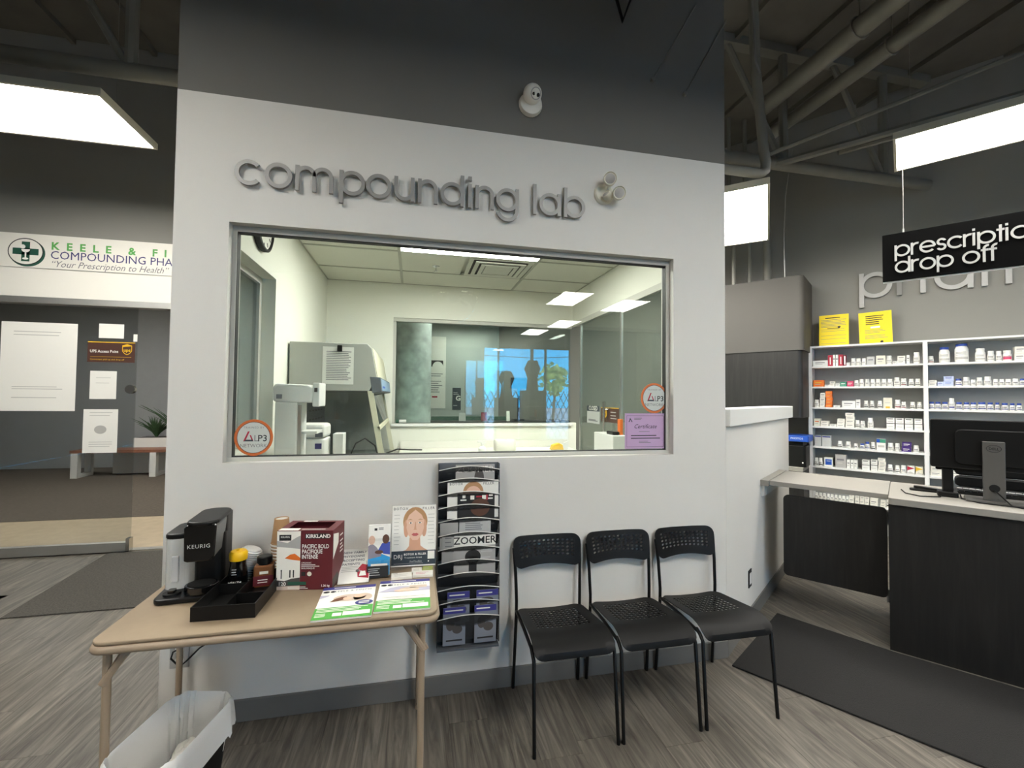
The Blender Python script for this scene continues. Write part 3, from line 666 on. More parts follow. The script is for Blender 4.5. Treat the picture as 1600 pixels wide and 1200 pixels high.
clone(ch, (1.112, -.002, 0), 0, 'black perforated chair in the middle of the three', G3)
clone(ch, (1.522, -.004, 0), 0, 'black perforated chair nearest the pharmacy counter', G3)

# ================================================================== FOLDING TABLE
TZ = .71
tb = empty('folding_table', (0, 0, 0)); tag(tb, 'tan folding table holding the coffee maker and leaflets', 'table')
X0, X1, Y0, Y1 = -1.005, .103, -.632, -.022
MB().prism(rrect(X0, X1, Y0, Y1, .045, 6), TZ - .012, TZ, 'z').build('table_top', 'tan_top', tb, bevel=.004)
ring = rrect(X0 + .006, X1 - .006, Y0 + .006, Y1 - .006, .04, 6)
MB().tube([(x, y, TZ - .027) for x, y in ring], .0145, 8, closed=True).build('table_frame', 'tan_steel', tb, smooth=50)
MB().prism(rrect(X0 + .01, X1 - .01, Y0 + .01, Y1 - .01, .04, 4), TZ - .03, TZ - .013, 'z').build('underside', 'brown', tb)
for x, y, sx in ((-.972, -.58, 1), (.046, -.58, -1), (-.99, -.055, 1), (.046, -.075, -1)):
    l = MB().cyl((x, y, 0), (x, y, TZ - .03), .0125, 12).build('leg', 'tan_steel', tb, smooth=50)
    MB().cyl((x, y, 0), (x, y, .02), .015, 12).build('foot_cap', 'tan_steel', l, smooth=50)
    if y < -.5:
        MB().tube([(x - sx * .008, y - .012, TZ - .155), (x + sx * .035, y - .01, TZ - .09), (x + sx * .075, y - .006, TZ - .035)], .006, 8, flat=2).build('leg_brace', 'tan_steel', l)
        MB().tube([(x - sx * .018, y + .012, TZ - .165), (x + sx * .02, y + .012, TZ - .1), (x + sx * .055, y + .01, TZ - .035)], .005, 8, flat=2).build('leg_brace', 'tan_steel', l)

# coffee maker
km = empty('coffee_maker', (-.852, -.245, TZ), rad(6)); tag(km, 'black single-cup coffee maker with clear water tank', 'coffee maker')
MB().prism(rrect(-.11, .10, -.135, .13, .035, 6), .001, .022, 'z').build('base', 'black_plastic', km, bevel=.006)
MB().prism(rrect(-.012, .098, -.02, .125, .03, 5), .022, .225, 'z').build('body', 'black_plastic', km, bevel=.004)
MB().prism(rrect(-.098, -.018, -.06, .12, .028, 5), .03, .225, 'z').build('water_tank', 'tank_clear', km)
MB().prism(rrect(-.1, -.016, -.062, .122, .03, 5), .225, .246, 'z').build('tank_lid', 'black_plastic', km, bevel=.006)
MB().box(-.07, -.045, -.066, -.058, .06, .16).build('tank_handle', 'paper_grey', km, bevel=.003)
hd = MB().prism([(-.012, .155), (.0, .15), (.075, .15), (.09, .165), (.096, .285), (.09, .292), (-.005, .292), (-.014, .28)], -.125, .02, 'y').build('brew_head', 'black_gloss', km, bevel=.008)
MB().prism(rrect(-.014, .098, -.128, .12, .045, 6), .286, .302, 'z').build('top_lid', 'black_plastic', km, bevel=.006)
MB().prism(rrect(.0, .098, .0, .125, .03, 5), .222, .29, 'z').build('rear_housing', 'black_plastic', km)
MB().prism(el(.04, -.082, .058, .05, 28), .022, .052, 'z').build('drip_tray', 'black_gloss', km, bevel=.003)
MB().prism(el(.04, -.082, .048, .041, 28), .0525, .054, 'z').build('drip_grid', 'black_matte', km)
MB().prism(el(-.058, -.085, .03, .028, 24), .022, .030, 'z').build('dial_plate', 'black_matte', km)
MB().prism(rrect(-.07, -.046, -.1, -.07, .006, 3), .03, .04, 'z').build('knob', 'black_gloss', km)
tx(km, 'KEURIG', .04, .205, .021, 'paper_grey', 1, 'CENTER', space=1.1, loc=(0, -.1335, 0), rot=STAND)
tag(MB().tube([(-.66, -.04, .62), (-.72, -.02, .5), (-.79, -.012, .43), (-.86, -.012, .40), (-.93, -.012, .355), (-.975, -.02, .31), (-1.0, -.03, .29), (-1.035, -.03, .33), (-1.03, -.024, .355), (-1.015, -.012, .358)], .004, 6).build('power_cord', 'black_matte', smooth=60), 'black power cord looping under the table into the outlet', 'cord')
# organiser tray
ty = empty('organizer_tray', (-.64, -.375, TZ + .001), rad(-2)); tag(ty, 'black compartment tray beside the coffee maker', 'tray')
b = MB(); b.box(-.105, .105, -.17, .17, 0, .004).box(-.105, .105, -.17, -.166, .004, .05).box(-.105, .105, .166, .17, .004, .05).box(-.105, -.101, -.166, .166, .004, .05).box(.101, .105, -.166, .166, .004, .05)
b.build('tray_shell', 'black_plastic', ty)
MB().box(-.001, .001, -.166, .166, .004, .045).build('divider', 'black_plastic', ty); MB().box(-.101, -.001, .04, .042, .004, .045).build('divider', 'black_plastic', ty); MB().box(.001, .101, -.06, -.058, .004, .045).build('divider', 'black_plastic', ty)
# creamer, jar, lids, cups
cr = empty('creamer_bottle', (-.696, -.262, TZ + .0052)); tag(cr, 'black creamer bottle with a yellow lid in the tray', 'bottle')
MB().lathe([(0, 0), (.032, 0), (.035, .01), (.035, .06), (.029, .095), (.030, .113), (.0, .113)], 24).build('bottle_body', 'black_gloss', cr, smooth=40)
MB().lathe([(0, .112), (.033, .112), (.034, .118), (.034, .14), (.028, .148), (.0, .149)], 24).build('cap', 'yellow_cap', cr, smooth=40)
MB().prism(rrect(-.006, .006, -.01, .006, .003, 2), .148, .155, 'z').build('spout', 'yellow_cap', cr)
tx(cr, 'HEALTH', 0, .025, .013, 'paper', 0, 'CENTER', loc=(0, -.0358, 0), rot=STAND, bold=.0003); lines(cr, 'paper_grey', -.012, .012, (.06, .07, .08), .003, 0, loc=(0, -.0358, 0), rot=STAND)
jr = empty('spice_jar', (-.596, -.262, TZ + .0052), rad(8)); tag(jr, 'brown powder jar with a black lid in the tray', 'jar')
MB().prism(rrect(-.038, .038, -.03, .03, .012, 4), 0, .088, 'z').build('jar_body', 'cocoa_glass', jr, bevel=.006)
MB().lathe([(0, .086), (.024, .086), (.024, .094), (.029, .095), (.029, .118), (.026, .121), (0, .121)], 24).build('lid', 'black_plastic', jr, smooth=40)
dec(jr, 'maroon', [rc(-.037, .008, .037, .048)], 1, 'jar_label', loc=(0, -.0304, 0), rot=STAND); dec(jr, 'cream', [rc(-.014, .055, .018, .066)], 1, loc=(0, -.0304, 0), rot=STAND); lines(jr, 'paper', -.02, .02, (.03, .02), .003, 2, loc=(0, -.0304, 0), rot=STAND)
ls = empty('lid_stack', (-.668, -.172, TZ + .001)); tag(ls, 'leaning stack of white cup lids behind the creamer', 'lids')
for i in range(13):
    MB().lathe([(0, .004), (.026, .004), (.028, .0), (.041, 0), (.042, .004), (.036, .006), (.034, .011), (0, .011)], 24).build('cup_lid', 'white_plastic', ls, (-.02 + .0035 * i - .0002 * i * i, 0, .005 + .0095 * i), (0, rad(3 + 1.2 * i), 0), smooth=35)
cs = empty('cup_stack', (-.575, -.105, TZ + .001)); tag(cs, 'tall stack of upside-down brown paper cups by the coffee box', 'cups')
MB().lathe([(.041, .128), (.043, .131), (.041, .134), (.0405, .134), (.030, .236), (.030, .238), (.027, .238), (.027, .233), (0, .232)], 28).build('paper_cup', 'cup_tan', cs, smooth=35)
MB().lathe([(0, .2335), (.0268, .2335), (.0268, .2345), (0, .2345)], 28).build('cup_base', 'warm_white', cs)
for i in range(9):
    z = .119 - .0135 * i
    MB().lathe([(.0405, z + .003), (.0435, z + .001), (.0435, z + .005), (.0405, z + .007)], 28).build('cup_rim', 'warm_white', cs, smooth=35)
    MB().lathe([(.0395, z - .006), (.041, z - .006), (.0405, z + .004), (.039, z + .004)], 28).build('cup_wall', 'cup_tan', cs, smooth=35)

# coffee pod box
cb = empty('coffee_box', (-.425, -.335, TZ + .001), rad(-9)); tag(cb, 'maroon and white open-topped coffee pod carton', 'box')
BW, BD, BH = .112, .15, .238
b = MB(); b.box(-BW, BW, 0, .003, 0, BH).box(-BW, BW, BD - .003, BD, 0, BH).box(-BW, -BW + .003, .003, BD - .003, 0, BH).box(BW - .003, BW, .003, BD - .003, 0, BH).box(-BW, BW, 0, BD, 0, .002)
b.box(-BW, BW, 0, .035, BH, BH + .002).box(-BW, BW, BD - .02, BD, BH, BH + .002).box(-BW, -BW + .03, .035, BD - .02, BH, BH + .002).box(BW - .03, BW, .035, BD - .02, BH, BH + .002)
b.build('carton', 'maroon', cb)
MB().box(-BW + .004, BW - .004, .004, BD - .004, .003, .05).build('carton_inside', 'cardboard', cb)
F = dict(loc=(0, -.0004, 0), rot=STAND)
sp = -.018
dec(cb, 'warm_white', [rc(-BW, 0, sp, BH)], 1, 'photo_panel', **F)
dec(cb, 'photo_grey', [[(-BW, .175), (-BW, .20), (-.07, .19), (-.03, .215), (sp, .22), (sp, .165), (-.05, .17)]], 2, **F)
dec(cb, 'photo_dark', [[(-BW, .0), (sp, 0), (sp, .05), (-.05, .046), (-.08, .036), (-BW, .04)]], 2, **F)
dec(cb, 'photo_beige', [[(-BW, .0), (sp, 0), (sp, .018), (-BW, .014)]], 3, **F)
dec(cb, 'orange', [[(-.08, .128), (-.058, .143), (-.04, .147), (sp, .13), (sp, .118), (-.05, .122)]], 2, **F)
dec(cb, 'ink', [rc(-.094, .045, -.090, .075), rc(-.06, .05, -.055, .074), rc(-.046, .05, -.041, .074), el(-.092, .078, .003, .004, 8), el(-.0575, .077, .003, .004, 8), el(-.0435, .077, .003, .004, 8)], 3, **F)
dec(cb, 'ink', [rc(-.103, .2, -.055, .224)], 3, **F); tx(cb, 'KEURIG', -.079, .211, .0105, 'paper', 4, 'CENTER', **F)
dec(cb, 'ink', [rc(.0, .207, .095, .228)], 1, **F); tx(cb, 'KIRKLAND', .003, .2105, .0205, 'paper', 2, bold=.0006, **F)
for i, s in enumerate(('PACIFIC BOLD', 'PACIFIQUE', 'INTENSE')): tx(cb, s, sp + .006, .168 - .021 * i, .0235, 'paper', 2, sx=.72, bold=.0004, **F)
for i, s in enumerate(('ORGANIC', 'BIOLOGIQUE')): tx(cb, s, sp + .005, .106 - .022 * i, .009, 'paper', 2, **F)
lines(cb, 'paper', sp + .005, .06, (.1, .094), .002, 2, **F)
dec(cb, 'ink', [rc(-.012, .056, .004, .072)], 2, **F); dec(cb, 'cream', [el(.02, .064, .009, .009)], 2, **F)
tx(cb, '120', -.104, .018, .021, 'paper', 4, bold=.0004, **F); dec(cb, 'green_dark', [rc(-.065, .02, .008, .033)], 4, **F); tx(cb, '1.36 kg', .102, .012, .012, 'paper', 2, 'RIGHT', bold=.0003, **F)
lines(cb, 'paper', -.065, .02, (.011, .005), .002, 4, **F)
S = dict(loc=(BW + .0004, 0, 0), rot=(PI / 2, 0, PI / 2))
dec(cb, 'warm_white', [[(.004, .12), (.07, .17), (.07, .21), (.004, .225)]], 1, **S); dec(cb, 'photo_dark', [[(.004, .0), (.09, .02), (.06, .05), (.004, .04)]], 1, **S); lines(cb, 'paper', .09, .13, (.12, .135, .15, .165, .19), .006, 1, **S)
dec(cb, 'warm_white', [rc(-BW + .002, .002, -.03, .033), rc(-.06, BD - .018, .0, BD - .002)], 1, loc=(0, 0, BH + .002)); lines(cb, 'paper', -.02, .09, (.015,), .006, 1, loc=(0, 0, BH + .002))

# flyers on the table
def flyer(loc, rz, label, k):
    o = empty('flyer_stack', loc, rz); tag(o, label, 'flyers')
    w, h = .205, .275
    for i in range(5): MB().box(-w / 2 + .001 * (i % 2), w / 2 - .0008 * ((i + 1) % 2), 0, h - .0008 * (i % 3), .0012 * i, .0012 * i + .001).build('paper_sheet', 'paper', o)
    L = dict(loc=(0, 0, .0062))
    dec(o, 'violet', [rc(-w / 2, h - .026, w / 2, h)], 1, **L); lines(o, 'paper', -.06, .06, (h - .016,), .006, 2, **L)
    tx(o, 'KEELE & FINCH', .015, h - .052, .019, 'ink_grey', 2, 'CENTER', space=1.15, **L); dec(o, 'ink', [el(-.085, h - .045, .012, .009), el(-.06, h - .045, .01, .009)], 1, **L)
    dec(o, 'green_print', [rc(-w / 2, 0, w / 2, .09)], 1, **L); dec(o, 'paper', [rc(0, .018, .095, .048), rc(-.035, .018, -.004, .042)], 2, **L); lines(o, 'warm_white', -.095, .09, (.078, .066, .056), .0045, 2, **L); lines(o, 'warm_white', -.095, -.045, (.04, .03, .02), .004, 2, **L)
    if k == 0:
        dec(o, 'photo_beige', [el(.01, .165, .06, .03), el(.06, .16, .035, .035)], 1, **L); dec(o, 'cocoa', [[(-.06, .135), (-.045, .16), (-.02, .175), (.0, .175), (-.01, .15), (-.03, .14)]], 2, **L); dec(o, 'skin', [el(.0, .158, .014, .012), el(.045, .172, .02, .014)], 3, **L)
        dec(o, 'navy', [el(.068, .112, .033, .021)], 3, **L); lines(o, 'paper', .048, .088, (.116, .104), .005, 4, .1, **L); dec(o, 'photo_lav', [[(-w / 2, .17), (-.07, .19), (-.07, .2), (-w / 2, .2)]], 1, **L)
    else:
        dec(o, 'photo_lav', [[(-w / 2, .165), (w / 2, .16), (w / 2, .2), (-.02, .215), (-.06, .2)]], 1, **L); dec(o, 'photo_beige', [el(.02, .18, .04, .02), rc(.02, .19, .09, .215)], 2, **L); dec(o, 'skin', [el(-.01, .17, .03, .009)], 3, **L)
        dec(o, 'warm_white', [rc(-.082, .112, .085, .15), rc(-.082, .094, .085, .108)], 3, **L); dec(o, 'ink_grey', [rc(-.082, .1105, .085, .1118)], 4, **L)
flyer((-.238, -.625, TZ + .001), rad(1), 'stack of green and white pharmacy flyers showing a sleeping face', 0)
flyer((-.028, -.605, TZ + .001), rad(-1.5), 'stack of green and white pharmacy flyers nearest the rack', 1)
# grey leaflet leaning on the box
lf = sheet('leaflet', .125, .19, 'paper', (-.236, -.318, TZ + .006), (rad(28), 0, rad(2)), .004); tag(lf, 'grey and white leaflet leaning beside the coffee carton', 'leaflet')
for i, s in enumerate(('NEW FAMILY', 'PHYSICIANS', 'ACCEPTING', 'PATIENTS')): tx(lf, s, -.055, .162 - .022 * i, .017, 'ink_grey', 1, bold=.0004, shear=.1)
lines(lf, 'ink_light', -.055, .03, (.085, .077, .069, .06), .003); dec(lf, 'red', [[(.015, .03), (.06, .02), (.06, .09), (.03, .1), (.01, .07)]], 1); dec(lf, 'paper', [[(.02, .035), (.05, .035), (.045, .06), (.025, .06)]], 2); dec(lf, 'ink', [el(.012, .062, .008, .007)], 2)
# brochure holder
bh = empty('brochure_holder', (-.138, -.235, TZ + .001)); tag(bh, 'clear holder of blue and white care brochures with a black card', 'holder')
R_ = (rad(80), 0, 0)
b = MB().box(-.052, .052, .0, .003, 0, .16).box(-.052, .052, -.0, .06, 0, .003).box(-.052, -.05, -.03, .0, 0, .07).box(.05, .052, -.03, .0, 0, .07).box(-.052, .052, -.032, -.03, 0, .075)
b.build('acrylic_stand', 'acrylic', bh)
br = MB().box(-.047, .047, 0, .215, -.016, -.002).build('brochure_stack', 'paper', bh, (0, -.022, .006), R_)
dec(br, 'paper', [rc(-.047, 0, .047, .215)], 1); dec(br, 'skyblue', [[(-.047, .0), (.047, .0), (.047, .075), (.01, .09), (-.047, .07)]], 2); dec(br, 'blue', [[(-.047, .0), (-.02, .0), (-.047, .05)]], 3)
dec(br, 'shirt_grey', [[(-.047, .07), (-.047, .125), (-.03, .135), (-.012, .12), (.01, .09), (.01, .08)]], 3); dec(br, 'shirt_blue', [[(-.005, .105), (.012, .135), (.047, .14), (.047, .085), (.02, .09)]], 3)
dec(br, 'skin', [el(-.032, .15, .014, .019)], 4); dec(br, 'skin_deep', [el(.028, .152, .015, .02), el(.0, .098, .018, .008)], 4); dec(br, 'ink', [rc(-.022, .19, -.01, .20)], 3); lines(br, 'ink_grey', -.004, .02, (.193, .199), .003, 3)
cd = MB().box(-.045, .045, 0, .048, -.006, 0).build('card_stack', 'ink', bh, (-.002, -.042, .004), (rad(82), 0, 0)); dec(cd, 'warm_white', [rc(-.03, .049, .04, .058)], 0); lines(cd, 'paper_grey', -.04, .02, (.036, .028, .02, .01), .003, 1)
# botox poster in acrylic stand
bp = empty('poster_stand', (.013, -.175, TZ + .001), rad(-2)); tag(bp, 'treatment poster with a blonde woman in a clear stand', 'poster')
R_ = (rad(84), 0, 0)
MB().box(-.104, .104, 0, .282, -.004, -.0015).build('acrylic_back', 'acrylic', bp, (0, 0, .003), R_); MB().box(-.104, .104, -.02, .05, 0, .003).build('acrylic_foot', 'acrylic', bp)
ps = MB().box(-.101, .101, 0, .276, -.001, 0).build('poster_sheet', 'paper', bp, (0, 0, .006), R_)
dec(ps, 'slate', [rc(-.101, .006, .101, .07)], 1); tx(ps, 'BOTOX', -.095, .256, .0165, 'ink', 3, space=1.25); tx(ps, 'FILLER', .094, .256, .0165, 'ink', 3, 'RIGHT', space=1.25)
dec(ps, 'skin_dk', [[(-.035, .075), (-.05, .07), (.062, .07), (.045, .08), (.03, .092), (.028, .13), (-.02, .13), (-.022, .092)]], 1)
dec(ps, 'hair', [el(.005, .202, .056, .066)], 2); dec(ps, 'skin_dk', [el(-.036, .172, .012, .04), el(.046, .172, .012, .04)], 2.5)
dec(ps, 'skin', [[(-.036, .205), (-.035, .172), (-.026, .14), (-.006, .117), (.016, .117), (.036, .14), (.045, .172), (.046, .205), (.034, .232), (.012, .25), (.005, .256), (-.002, .25), (-.024, .232)]], 3)
dec(ps, 'skin_dk', [[(.004, .2), (.0, .168), (-.004, .164), (.014, .164), (.01, .168), (.008, .2)], el(-.038, .188, .004, .012), el(.048, .188, .004, .012)], 4)
dec(ps, 'paper', [el(-.016, .196, .0085, .0034), el(.026, .196, .0085, .0034)], 5); dec(ps, 'slate', [el(-.016, .196, .0034, .0034, 12), el(.026, .196, .0034, .0034, 12)], 6)
dec(ps, 'hair', [[(-.032, .209), (-.018, .214), (-.006, .209), (-.018, .21)], [(.016, .209), (.028, .214), (.042, .209), (.028, .21)]], 5)
dec(ps, 'lips', [[(-.012, .143), (-.002, .15), (.005, .148), (.012, .15), (.022, .143), (.012, .136), (-.002, .136)]], 5)
for x0, x1 in ((-.092, -.062), (.064, .094)): lines(ps, 'ink_light', x0, x1, [.1 + .0165 * i for i in range(9)], .0022, 1)
tx(ps, 'BOTOX & FILLER', -.045, .05, .0125, 'paper', 3, bold=.0003, space=1.1); tx(ps, 'Treatment Areas', -.042, .036, .0105, 'paper', 3, space=1.1); tx(ps, 'DRJ', -.092, .036, .026, 'paper', 3); tx(ps, 'SeeYouSkin', -.02, .018, .012, 'paper_grey', 3, shear=.4)
dec(ps, 'paper', [rc(.064, .03, .096, .066), el(.068, .02, .003, .003, 10)], 3); lines(ps, 'ink_grey', -.09, .05, (.012,), .003, 3)
for k, (x, y, rz, c2, lab) in enumerate(((-.037, -.305, 2, None, 'white business card stack under the poster, left pile'), (.053, -.298, -3, 'pinkred', 'pale pink card stack under the poster, nearest pile on the right'), (.028, -.245, 0, None, 'small white card pile tucked under the poster edge'), (.075, -.235, -4, 'green_print', 'olive green card pile beside the poster foot'))):
    w = .088 if k < 2 else .045
    o = MB().box(-w / 2, w / 2, 0, .052, 0, .010 if k < 2 else .006).build('card_stack', 'leaf_tree' if k == 3 else 'paper', None, (x, y, TZ + .001), rad(rz)); tag(o, lab, 'cards')
    lines(o, 'ink_light' if k != 1 else 'pinkred', -w * .35, w * .3, (.012, .02, .03), .002, 1, loc=(0, 0, .010 if k < 2 else .006))
    if k == 0: tx(o, 'DRJ', -.035, .038, .011, 'ink', 1, loc=(0, 0, .01)); 

# ================================================================== WASTE BIN
bn = empty('waste_bin', (-.795, -.53, 0), rad(-12)); tag(bn, 'black waste bin with a white plastic liner under the table', 'bin')
def rr_(f, z): return rrect(-.115 * f, .115 * f, -.185 * f, .185 * f, .055 * f, 5)
b = MB(); b.taper(rr_(.74, 0), 0, rr_(1, 0), .345, caps=(True, False)).build('bin_body', 'black_matte', bn, smooth=40)
N = 96; base = []
q0 = rrect(-.115, .115, -.185, .185, .07, 30)
for i in range(N): base.append(q0[int(i * len(q0) / N)])
def wv(i, sd, lo=1): return (math.sin(i * .39 * lo + sd) * .5 + math.sin(i * .92 * lo + sd * 2.3) * .45 + math.sin(i * 1.71 * lo + sd * 1.1) * .35 + math.sin(i * 2.9 + sd * 3) * .2)
def samp(f, z, amp, sd, za=0): return [(x * f * (1 + amp * wv(i, sd)), y * f * (1 + amp * wv(i, sd)), z + za * wv(i, sd + 1.3, .5)) for i, (x, y) in enumerate(base)]
rings = [samp(1.07, .235, .035, 1., .03), samp(1.065, .262, .03, 1.1, .02), samp(1.06, .29, .024, 1.25, .012), samp(1.05, .32, .016, 1.4, .006), samp(1.04, .345, .009, 1.7, .004), samp(1.0, .356, .008, 2, .005), samp(.97, .348, .014, 2.2, .004), samp(.93, .32, .035, 2.5), samp(.89, .28, .055, 2.8), samp(.86, .23, .07, 3.1), samp(.82, .18, .075, 3.3), samp(.7, .14, .07, 3.6), samp(.35, .125, .05, 4)]
vs = [p for r in rings for p in r]; fs = []
for k in range(len(rings) - 1):
    for i in range(N): j = (i + 1) % N; fs.append((k * N + i, k * N + j, (k + 1) * N + j, (k + 1) * N + i))
fs.append(tuple((len(rings) - 1) * N + i for i in range(N)))
MB().add(vs, fs).build('bin_liner', 'bag_film', bn, smooth=50)
def crumple(loc, r, label, m='paper', sq=.6):
    b = MB(); vs = []; n, k = 12, 7
    for j in range(k):
        for i in range(n):
            t, p = 2 * PI * i / n, PI * (j + .5) / k; q = r * (1 + .35 * (random.random() - .5)); vs.append((q * math.cos(t) * math.sin(p), q * 1.3 * math.sin(t) * math.sin(p), q * sq * math.cos(p)))
    fs = [(j * n + i, j * n + (i + 1) % n, (j + 1) * n + (i + 1) % n, (j + 1) * n + i) for j in range(k - 1) for i in range(n)] + [tuple(range(n)), tuple((k - 1) * n + i for i in range(n))]
    o = b.add(vs, fs).build('crumpled_paper', m, None, loc, random.random()); tag(o, label, 'waste paper')
crumple((-.80, -.61, .20), .06, 'crumpled white paper at the front of the waste bin'); crumple((-.775, -.50, .195), .05, 'crumpled paper in the middle of the waste bin'); crumple((-.80, -.42, .185), .045, 'crumpled paper deep at the back of the waste bin', 'warm_white')
# ================================================================== PHARMACY SIDE
def P(o, b_, a_, z=0):
    o.location = pv(b_, a_, z); o.rotation_euler = (0, 0, RZ); return o
# counter
cn = P(empty('service_counter'), 1.80, 2.215); tag(cn, 'dark wood pharmacy counter with a light laminate top', 'counter')
b = MB()
MB().box(.0, .6, 0, .02, 0, .878).build('front_board', 'dark_oak', cn); MB().box(.602, 3.4, 0, .02, 0, .878).build('front_board', 'dark_oak', cn)
MB().box(0, .02, .02, .62, 0, .878).build('end_board', 'dark_oak', cn)
MB().prism(rrect(.0, 3.4, -.025, .70, .02, 3), .880, .92, 'z').build('counter_top', 'laminate', cn, bevel=.003)
fp = P(empty('counter_flap'), 1.08, 2.30); tag(fp, 'light laminate lift-up flap bridging half wall and counter', 'counter flap')
MB().box(.06, .718, .0, .62, .89, .922).build('flap_top', 'laminate', fp, bevel=.002)
MB().box(.0, .055, .0, .66, .88, .922).build('wall_ledge', 'laminate', fp, bevel=.002)
MB().box(.0, .02, .03, .6, .80, .88).build('ledge_bracket', 'white_plastic', fp)
MB().prism(rrect(.36, .43, .006, .022, .006, 2), .922, .9235, 'z').build('hinge_plate', 'alu', fp); MB().prism(rrect(.28, .36, .595, .612, .006, 2), .922, .925, 'z').build('hinge_plate', 'alu', fp)
gt = P(empty('counter_gate'), 1.215, 2.36); tag(gt, 'dark rounded swing gate panel under the counter flap', 'gate')
MB().prism(rrect(0, .575, .255, .825, .03, 5), 0, .022, 'y').build('gate_panel', 'dark_oak', gt)
for z in (.27, .76): MB().cyl((.576, .011, z - .04), (.576, .011, z + .04), .008, 10).build('hinge', 'alu', gt)

# shelving
SA, SZ = 4.73, [2.123, 1.891, 1.662, 1.429, 1.214, .986, .764, .391]
su = P(empty('pharmacy_shelving'), 0, SA); tag(su, 'white wall shelving filled with medicine bottles and boxes', 'shelving')
cols = (1.055, 2.03, 3.005, 3.98)
for c_ in cols: MB().box(c_, c_ + .035, 0, .24, 0, 2.123).build('upright', 'shelf_white', su)
for i in range(3):
    x0, x1 = cols[i] + .035, cols[i + 1]
    MB().box(x0, x1, .225, .24, .05, 2.1).build('back_panel', 'shelf_back', su)
    for k, z in enumerate(SZ): MB().box(x0, x1, .0, .225, z - .02, z).build('shelf_board' if k else 'top_board', 'shelf_white', su, bevel=.0015)
# shelf stock
ORD = ['top', 'second', 'third', 'fourth', 'fifth', 'sixth', 'lowest']
NTH = ['first', 'second', 'third', 'fourth', 'fifth', 'sixth', 'seventh', 'eighth', 'ninth', 'tenth', 'eleventh', 'twelfth', 'thirteenth', 'fourteenth', 'fifteenth', 'sixteenth', 'seventeenth', 'eighteenth']
BM = {}
def bottle(w, h, kind):
    key = (kind, round(w, 3), round(h, 3))
    if key not in BM:
        r = w / 2; ch_ = min(.022, h * .25); s = h - ch_
        bod = MB().lathe([(0, 0), (r * .94, 0), (r, .003), (r, s * .80), (r * .78, s * .97), (r * .78, s), (0, s)], 14).mesh('bottle', 'white_plastic', 40)
        cp = MB().lathe([(0, s - .002), (r * .86, s - .002), (r * .86, h - .002), (r * .8, h), (0, h)], 14).mesh('cap', {'N': 'bluecap', 'J': 'bluecap', 'M': 'white_plastic'}.get(kind, 'white_plastic'), 40)
        lab = MB(); a0, a1 = rad(180), rad(360); z0, z1 = s * .12, s * .68
        m2 = {'D': 'ink', 'P': 'red2', 'N': 'navy', 'Q': 'pinkred', 'M': 'navy'}.get(kind, 'ink_light')
        lab.lathe([(r * 1.01, z0), (r * 1.01, z1)], 10, a0=a0, a1=a1, mi=0)
        bz = (z0 + (z1 - z0) * .1, z0 + (z1 - z0) * (.75 if kind == 'Q' else .38))
        lab.lathe([(r * 1.02, bz[0]), (r * 1.02, bz[1])], 8, a0=rad(205), a1=rad(330), mi=1)
        for q in (.55, .72, .86): z = z0 + (z1 - z0) * q; lab.lathe([(r * 1.02, z), (r * 1.02, z + .0035)], 6, a0=rad(215), a1=rad(305), mi=2)
        lm = lab.mesh('label', ['paper', m2, 'ink_grey'])
        BM[key] = (bod, cp, lm)
    return BM[key]
BC = {'w': 'white_plastic', 'r': 'red', 'R': 'red2', 'g': 'paper_grey', 'c': 'cream', 'o': 'orange', 'G': 'teal', 'p': 'pinkred', 'y': 'cream', 'L': 'white_plastic', 'O': 'cream', 'K': 'paper_grey', 't': 'white_plastic', 'v': 'purple', 'n': 'white_plastic', 'k': 'photo_grey', 'h': 'white_plastic', 'H': 'cream', 'e': 'pale_blue', 's': 'warm_white'}
CN = {'w': 'white', 'r': 'red', 'R': 'dark red', 'g': 'pale grey', 'c': 'cream', 'o': 'orange', 'G': 'green', 'p': 'pink', 'y': 'cream and yellow', 'L': 'white double', 'O': 'cream and orange', 'K': 'grey and navy', 't': 'white, green and blue', 'v': 'purple', 'n': 'white and blue', 'k': 'clear grey', 'h': 'white and red', 'H': 'cream and yellow', 'e': 'pale blue', 's': 'white'}
KN = {'B': 'white pill bottle', 'D': 'white pill bottle with a dark label', 'P': 'white pill bottle with a red label', 'N': 'blue-capped pill bottle', 'J': 'large white jar with a dark blue lid', 'Q': 'white bottle with a large red label', 'M': 'tall blue-labelled pill bottle'}
XM = {}
